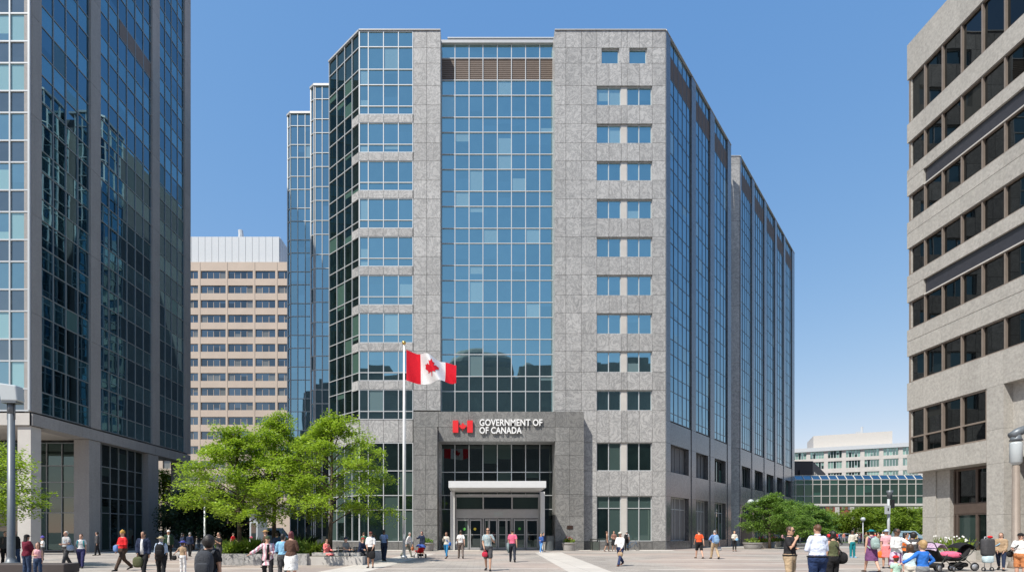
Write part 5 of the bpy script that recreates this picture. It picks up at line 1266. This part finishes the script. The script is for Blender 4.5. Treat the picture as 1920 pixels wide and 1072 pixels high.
Pn(364, 55, 1.6, 'left one of two distant people in salmon shirts', yaw=0, tc='coral', bc='khaki', stride=8)
Pn(373, 56, 1.55, 'right one of two distant people in salmon shirts', yaw=20, tc='lpink', bc='grey', stride=8, fem=True)
Pn(392, 9.3, 1.55, 'black haired person with a grey backpack in the foreground, back to us', yaw=188, top='tee', tc='black', bc='dgrey', hair='big', hc='black', fem=True, skn='t', L='down', R='fold', bag=[('backpack',(.05,.055,.065),'large dark grey backpack on the black haired person in the foreground',1,1.05)])
Pn(411, 25.2, 1.62, 'man in a black tee looking down beside the planter', yaw=-35, tc='black', bc='dgrey', skn='t', hc='black', R='phone', L='belly')
Pn(437, 46, 1.6, 'person in a red top behind the planter trees', yaw=90, tc='red', bc='navy', stride=12)
Pn(471, 34.4, 1.3, 'child in white and grey behind the planter shrubs', yaw=60, tc='white', bc='grey', child=True, hat='cap', hatc='pink')
Pn(498, 24.5, 1.72, 'person in a brown top and wide straw hat behind the striped cardigan', yaw=-60, tc='brown', bc='dgrey', hat='straw', hatc=(.42,.27,.12))
Pn(502, 16.8, 1.52, 'person in a long pale striped cardigan over black with a dark green cap', yaw=25, top='coat', tc=stripes((.62,.6,.62),(.6,.3,.36),3.), inner='black', bc='black', skn='t', hat='cap', hatc=(.06,.08,.04), hc='black', L='out', R='belly', stride=12)
Pn(519, 28, 1.6, 'person in a blue denim jacket behind the planter bench', yaw=180, top='jacket', tc='jean', bc='dgrey')
Pn(531, 16.9, 1.56, 'dark haired person in a light blue long sleeved top', yaw=200, top='long', tc='sky', bc='dgrey', hc='black', skn='t', turn=-30, L='low', R='belly', bag=[('tote','offw','cream bag carried by the person in light blue',-1,.9)])
Pn(546, 16.2, 1.63, 'woman with plum coloured hair, brown vest and white apron skirt', yaw=170, top='long', tc=(.1,.055,.04), bot='skirt', bc='white', hair='bob', hc='red', fem=True, fat=1.12, L='belly', R='belly')
Pn(612, 27.2, 1.66, 'woman in a pink dress sitting on the bench block with her phone', yaw=55, top='long', tc='coral', bot='dress', bc='coral', hair='bun', hc='brown', seat=.43, L='phone', R='lap', fem=True, shoe='offw')
Pn(648, 27.35, 1.75, 'man in a grey shirt and dark cap sitting on the left bench', yaw=62, tc='grey', bc='navy', hat='cap', hatc='navy', seat=.45, L='lap', R='lap', skn='l')
Pn(675, 27.8, 1.72, 'man in navy with a red cap leaning forward on the right bench', yaw=50, top='jacket', tc='navy', bc='dgrey', hat='cap', hatc=(.35,.05,.04), seat=.45, L='lap', R='lap', lean=.4)
Pn(682, 36.5, 1.62, 'person in a green top walking behind the right bench', yaw=200, tc=(.02,.16,.1), bc='black', hair='crop', hc='chest')
Pn(695, 24.4, 1.64, 'person in a white shirt and wide black shorts holding a bag in front', yaw=0, top='roll', tc='white', bot='shorts', bc='black', hat='cap', hatc=(.15,.05,.04), skn='m', L='low', R='low', fat=1.1, glasses=True, bag=[('tote','black','black bag held low by the person in the white shirt',1,1.1)], shoe='black')
Pn(720, 30.2, 1.79, 'man in a light blue polo walking away towards the doors', yaw=175, top='polo', tc=(.2,.3,.55), bc='navy', skn='d', hc='black', hair='crop', stride=9)
Pn(763, 35.4, 1.67, 'man in a white shirt and grey green trousers leaning by the flagpole', yaw=70, top='long', tc='white', bc=(.2,.21,.17), hair='crop', hc='grey', lean=.35, stride=14, R='low', bag=[('handbag',(.45,.16,.07),'rust coloured bag carried by the man leaning near the flagpole',1,1.1)])
Pn(791, 36.2, 1.68, 'woman with auburn hair in a long navy coat behind the stroller child', yaw=-20, top='coat', tc='navy', bot='skirt', bc='navy', hair='long', hc='red', fem=True, L='fwd')
# centre
Pn(837, 33.3, 1.68, 'woman in a beige top and blue leggings walking left of the doors', yaw=-20, top='long', tc='offw', bot='leggings', bc=(.03,.2,.42), hc='chest', hair='bob', fem=True, stride=14, L='strap', R='down', skn='m', bag=[('shoulder','bright','bright blue cloth bag at the hip of the woman in the beige top',1,1.)])
Pn(864, 33.2, 1.76, 'man in a white tee and taupe trousers walking before the left doors', yaw=185, top='tee', tc='white', bc='taupe', hc='brown', stride=11, bag=[('shoulder','lgrey','light grey crossbody bag of the man in the white tee',1,.9)])
Pn(915, 22.5, 1.83, 'man in sunglasses, patterned blue tee and black shorts walking towards us', yaw=-8, top='tee', tc=stripes((.2,.34,.42),(.42,.42,.38),5.), bot='shorts', bc='dgrey', hc='brown', glasses=True, L='low', R='strap', stride=10, skn='t', bag=[('handbag',(.5,.03,.06),'red patterned bag at the waist of the man in shorts',-1,.8)])
Pn(961, 29.1, 1.82, 'man in a pink tee and dark trousers walking towards the doors', yaw=176, top='tee', tc='pink', bc=(.03,.035,.05), hc='black', hair='crop', stride=12, skn='t', L='down', R='down', bag=[('jacket',(.18,.24,.25),'grey green jacket over the arm of the man in pink',1)])
Pn(1014.5, 43, 1.56, 'blond person in a blue coat and light blue trousers by the litter bin', yaw=-40, top='jacket', tc=(.04,.1,.32), bc=(.12,.3,.62), hair='bob', hc='blond', shoe='white', stride=14, R='belly')
Pn(1019, 45.5, 1.6, 'person in dark navy half hidden behind the blond person by the litter bin', yaw=30, top='jacket', tc='navy', bc='offw', hc='black')
Pn(1138, 46, 1.72, 'woman in a black tank top and shorts standing by the right window', yaw=80, top='tank', tc='black', bot='shorts', bc='dgrey', fem=True, hair='bun', hc='chest', skn='t', stride=8)
Pn(1151, 46.4, 1.74, 'woman in a dark patterned dress with bare legs beside the bicycle', yaw=-10, top='tee', tc=stripes((.03,.02,.02),(.4,.2,.15),6.), bot='skirt', bc='black', fem=True, hair='bob', hc='chest', L='belly', R='belly')
Pn(1163, 25.8, 1.73, 'man in a white long sleeved shirt and navy jeans walking across', yaw=-42, top='long', tc='white', bc=(.03,.045,.11), hair='crop', hc='white', hat='cap', hatc='offw', L='belly', R='low', stride=18, bag=[('handbag','tan','tan bag in the hand of the man in white and navy',1,.9)], shoe=(.12,.04,.025))
Pn(1175, 48, 1.76, 'man in a grey tee standing with the bicycle against the wall', yaw=150, tc='lgrey', bc='black', hc='grey', R='fwd', hat='cap', hatc='lgrey', bag=[('backpack','black','black backpack of the man with the bicycle')])
Pn(1311, 33.3, 1.8, 'man in an orange vest over white sleeves and black shorts, seen from behind', yaw=180, top='tee', tc=(.75,.1,.03), bot='shorts', bc='black', hc='black', hair='crop', stride=10, fat=1.06, shoe='brown')
Pn(1340, 32.7, 1.78, 'man in a blue shirt and khaki trousers with a blue backpack, walking away', yaw=178, top='roll', tc='blue', bc='khaki', hair='crop', hc='grey', stride=12, R='hip', bag=[('backpack',(.2,.33,.5),'light blue backpack of the man in khaki trousers'),('handbag','lgrey','grey bag in the hand of the man with the blue backpack',-1,.9)])
Pn(1377, 46, 1.74, 'person in a cream top and black leggings facing us by the side wall', yaw=0, top='long', tc='offw', bot='leggings', bc='black', hair='crop', hc='blond', L='belly', R='belly', bag=[('handbag','sky','sky blue bag held by the person in cream',1,.8)])
# right foreground
Pn(1481, 14.2, 1.76, 'man in a black polo and khaki trousers with his hand on his chin', yaw=38, top='polo', tc=(.025,.025,.028), bc='khaki', hair='crop', hc='brown', L='chin', R='fold', glasses=True, fat=1.12, skn='t')
Pn(1533, 12.9, 1.79, 'broad man in a pale blue dress shirt and navy trousers, back to us', yaw=182, top='roll', tc=(.62,.68,.82), bc=(.02,.04,.11), hair='crop', hc='chest', L='belly', R='belly', fat=1.25, skn='t')
Pn(1561, 14.4, 1.64, 'woman in an olive top with red headphones seen from behind', yaw=190, top='tank', tc='olive', bc='black', hair='bob', hc='black', fem=True, L='down', R='down', skn='t', fat=1.1, bag=[('shoulder','black','large round black bag beside the woman in olive',-1,1.5)])
Pn(1598, 34.4, 1.74, 'person in a cream sweater and teal trousers standing in the sun', yaw=0, top='long', tc='offw', bc='teal', hc='black', skn='d', L='down', R='belly', shoe='sky')
Pn(1634, 21.6, 1.77, 'woman in a purple sleeveless dress with bare legs walking away', yaw=170, top='tank', tc='purple', bot='skirt', bc='purple', hair='short', hc='black', hat='sun', hatc='teal', fem=True, stride=12, skn='l', L='swf', R='down', shoe='brown', bag=[('backpack',(.3,.4,.38),'round grey green backpack of the woman in the purple dress',1,.95)])
Pn(1662, 24, 1.74, 'woman in a pale pink top and a light blue hat holding an orange bag', yaw=-30, top='tee', tc='lpink', bot='skirt', bc='coral', hat='sun', hatc='lblue', fem=True, L='down', R='belly', skn='t', bag=[('tote','orange','orange bag of the woman in the light blue hat',-1,.9)])
Pn(1681, 17.2, 1.73, 'short haired person in a white shawl and mauve striped dress', yaw=15, top='long', tc='white', bot='dress', bc=stripes((.55,.45,.55),(.16,.06,.14),3.), skn='d', hair='crop', hc='black', glasses=True, L='belly', R='fwd', fat=1.08)
Pn(1698, 20.2, 1.6, 'woman in an orange top and black skirt reaching to the right', yaw=60, top='tee', tc='orange', bot='skirt', bc='black', skn='t', hair='long', hc='black', fem=True, R='fwd', L='fwd')
Pn(1712, 19.6, 1.62, 'person with big black hair behind the blond child', yaw=170, top='long', tc='dgrey', bc='black', hair='big', hc='black', fem=True)
Pn(1680, 13.6, .98, 'toddler in a mint shirt and dark green shorts with a red hat', yaw=175, tc='mint', bot='shorts', bc='dgreen', hat='cap', hatc='red', child=True, hc='brown')
Pn(1707, 14.2, 1.24, 'child in a pale blue long shirt beside the blond child', yaw=150, top='tee', tc='paleblue', bot='shorts', bc='offw', child=True, hair='bob', hc='brown', L='fwd')
Pn(1730, 12.8, 1.36, 'blond child in a bright blue hooded top, back to us', yaw=185, top='long', tc='bright', bot='shorts', bc='grey', child=True, hair='short', hc='blond', L='hip', R='out')
Pn(1877, 22.6, 1.66, 'woman with long brown hair in a tan jacket and navy leggings', yaw=-50, top='jacket', tc='tan', bot='leggings', bc='navy', hair='long', hc='chest', fem=True, stride=16, L='low', R='low', fat=1.1, shoe='black', bag=[('shoulder','sky','pale blue waist bag of the woman in the tan jacket',-1,.8)])
Pn(1914, 17.6, 1.58, 'person in a black cap and white tee with orange shorts at the right edge', yaw=-70, tc='white', bot='shorts', bc=(.5,.2,.08), hat='cap', hatc='black', hc='brown', fat=1.15, L='belly', bag=[('shoulder','black','black bag on the person at the right edge',-1,1.)])
# distant crowd by the street
crowd = [(1582,84,'coral','grey',''),(1612,78,'dgrey','jean','in dark grey'),(1624,62,'olive','black','in an olive tee'),(1647,54,'tan','dgrey','in a tan tee'),(1655,66,'white','navy','in a white tee'),(1641,72,'red','black','in a red tee'),(1703,58,'sky','jean','in a sky blue tee'),(1716,64,'yellow','brown','in a yellow tee'),(1573,70,'bright','black','in a bright blue tee'),(1606,92,'white','black','in a white tee'),(1467,74,'lpink','navy','in a pale pink tee')]
where = ['beside the white columns','left of the globe lamp','right of the globe lamp','between the purple dress and the signal post','just left of the signal post','under the broad park tree','behind the black haired figure','nearest the right concrete pillar','behind the pale blue dress shirt','farthest away by the parked cars','behind the last flower planter']
for i, (px, Z, a, b, _) in enumerate(crowd):
    Pn(px, Z, 1.6+.03*(i % 5), 'distant pedestrian in a %s tee %s' % ({'coral':'coral','dgrey':'dark grey','olive':'olive','tan':'tan','white':'white','red':'red','sky':'sky blue','yellow':'yellow','bright':'bright blue','lpink':'pale pink'}[a], where[i]), yaw=(i*77) % 360, tc=a, bc=b, stride=8+i, hc=['black','brown','blond'][i % 3], group='pedestrians near the street')
# ------------------------------------------------------------------ wheels on the plaza
def stroller(px, Z, yaw, label, hoodm, seatc, sc=1., blanket=None):
    x = X(px,Z); t = thing('stroller', (x,Z,0), label, 'stroller', rz=math.radians(yaw))
    def put(n, mb, m, par=None):
        mb.v = [tuple(Vector(p)*sc) for p in mb.v]; o = build(n, mb, m, None, True, base=(0,0,0)); o.parent = par or t; return o
    for a, b, r in ((-.42,.28,.12),(-.42,-.28,.12),(.42,.3,.16),(.42,-.3,.16)):
        mb = MB(); mb.torus((a,b,r), r-.025, .025, (0,1,0), 20, 6); w_ = put('wheel', mb, M['black'])
        mb = MB(); mb.disc((a,b,r), r-.045, (0,1,0), 14, .02); put('hub', mb, M['alu'], w_)
    mb = MB()
    for b in (-.27,.27):
        mb.tube([(-.42,b,.14),(.3,b,.62),(.62,b,1.02)], .016, 6); mb.tube([(.42,b,.16),(-.1,b,.62)], .016, 6)
    mb.tube([(.62,-.27,1.02),(.66,-.2,1.06),(.66,.2,1.06),(.62,.27,1.02)], .02, 8); put('frame', mb, M['darkmetal'])
    mb = MB(); mb.tube([(-.5,0,.5),(-.2,0,.44),(.15,0,.46),(.32,0,.75),(.36,0,.9)], [(.05,.2),(.1,.23),(.13,.24),(.1,.23),(.05,.2)], 14, hint=Vector((0,0,1))); put('seat', mb, cloth(C[seatc]))
    mb = MB(); n = 14
    rings = [[(.2+.36*math.cos(a_)*math.cos(0), .27*math.sin(b_), .68+.36*math.sin(a_)) for b_ in [-math.pi/2+math.pi*j/8 for j in range(9)]] for a_ in [math.radians(20+130*i/n) for i in range(n+1)]]
    for i in range(n):
        for j in range(8):
            a_, b_, c_, d_ = rings[i][j], rings[i][j+1], rings[i+1][j+1], rings[i+1][j]
            f = lambda p: (p[0]+.0, p[1], p[2]-.25*abs(p[1])**2*3)
            mb.quad(f(a_), f(b_), f(c_), f(d_))
    o = put('hood', mb, hoodm); s_ = o.modifiers.new('s','SOLIDIFY'); s_.thickness = .02
    mb = MB(); mb.sph((.1,0,.22), (.26,.2,.09), 14, 8, e=.5); put('basket', mb, cloth(C['black']))
    if blanket: mb = MB(); mb.sph((-.2,0,.58), (.3,.27,.13), 16, 10, e=.8); o = put('blanket', mb, cloth(C[blanket])); m_ = o.modifiers.new('d','DISPLACE'); m_.texture = FOLD; m_.strength = .09
    return t
stroller(1757, 22.0, 200, 'stroller with a mauve striped hood left of the black one', stripes((.36,.2,.34),(.55,.45,.55),6.), 'black', 1.15)
stroller(1792, 22.6, 0, 'black stroller loaded with a pink blanket before the concrete planter wall', cloth(C['black']), 'black', 1.15, 'pink')
stroller(787, 34.2, -60, 'small red and navy pushchair in front of the woman in the navy coat', cloth((.08,.16,.5)), 'red', .85)
def bicycle(px, Z, yaw, label):
    x = X(px,Z); t = thing('bicycle', (x,Z,0), label, 'bicycle', rz=math.radians(yaw)); mt = M['darkmetal']
    def put(n, mb, m): o = build(n, mb, m, None, True, base=(0,0,0)); o.parent = t; return o
    for a in (-.52,.52):
        mb = MB(); mb.torus((a,0,.34), .32, .018, (0,1,0), 28, 6)
        for q in range(8): mb.tube([(a,0,.34),(a+.31*math.cos(q*.785),0,.34+.31*math.sin(q*.785))], .004, 4)
        put('wheel', mb, M['black'])
    mb = MB()
    for p, q in (((-.52,0,.34),(-.12,0,.3)),((-.12,0,.3),(-.22,0,.86)),((-.52,0,.34),(-.2,0,.74)),((-.2,0,.74),(.38,0,.8)),((-.12,0,.3),(.38,0,.74)),((.36,0,.86),(.52,0,.34))): mb.tube([p,q], .017, 6)
    put('frame', mb, cloth((.03,.1,.2)))
    mb = MB(); mb.sph((-.24,0,.9), (.13,.06,.03), 10, 6); put('saddle', mb, M['black'])
    mb = MB(); mb.tube([(.34,0,.86),(.33,0,.98)], .015, 6); mb.tube([(.28,-.26,1.0),(.34,-.1,.99),(.34,.1,.99),(.28,.26,1.0)], .014, 6); put('handlebar', mb, mt)
bicycle(1185, 47.4, 10, 'bicycle leaning by the man in the grey tee under the right windows')
def case(px, Z, label):
    x = X(px,Z); t = thing('wheeled_case', (x,Z,0), label, 'case', rz=.15)
    def put(n, mb, m): o = build(n, mb, m, None, True, base=(0,0,0)); o.parent = t; return o
    mb = MB(); mb.sph((0,0,1.0), (.24,.13,.36), 16, 12, e=.3); put('bag_body', mb, cloth(C['dgrey']))
    mb = MB(); mb.sph((0,0,.5), (.2,.12,.16), 14, 8, e=.4); put('lower_pouch', mb, cloth(C['paleblue']))
    mb = MB(); [mb.tube([(a,0,.05),(a,0,1.42)], .014, 6) for a in (-.16,.16)]; mb.tube([(-.16,0,1.42),(.16,0,1.42)], .02, 8); put('frame', mb, M['alu'])
    for a in (-.2,.2): mb = MB(); mb.torus((a,0,.09), .07, .022, (1,0,0), 16, 6); put('wheel', mb, M['black'])
    mb = MB(); mb.sph((.1,0,1.42), (.12,.09,.06), 10, 6); put('rolled_cloth', mb, cloth(C['red']))
case(1852, 22.2, 'tall dark case on a trolley in front of the woman in the tan jacket')
def headphones():
    Z = 14.4; x = X(1561,Z); z = 1.52; t = thing('headphones', (x,Z,z), 'red headphones worn by the woman in olive', 'headphones')
    mb = MB(); mb.tube([(x+.1*math.cos(a),Z+.0,z+.12*math.sin(a)) for a in [math.pi*i/10 for i in range(11)]], .012, 6); build('headband', mb, M['black'], t, True)
    for s in (-1,1): mb = MB(); mb.disc((x+s*.105,Z,z), .045, (1,0,0), 16, .04); build('ear_cup', mb, M['red'], t, True)
headphones()
# flower bed at the right building
mb = MB(); x0, x1 = 24.3, 26.7
t = thing('flower_box', (25.6, 31, 0), 'pale flower box with green and white flowers under the shop window', 'planter')
mb.box(27.9, 28.45, 30.6, 33.2, 0, .5); build('box', mb, M['concrete_pale'], t)
mb = MB(); [spikes(mb, (28.18, 30.8+i*.38, .5), 14, .95, .03, .6) for i in range(6)]; leafclump(mb, (28.18,31.9,.7), .5, 200, .14, .6); build('plants', mb, M['leaf_park'], t)
mb = MB(); [mb.sph((28.18+random.uniform(-.3,.3), random.uniform(30.7,33), random.uniform(.8,1.45)), .05, 6, 4) for _ in range(26)]; build('flowers', mb, M['white'], t)
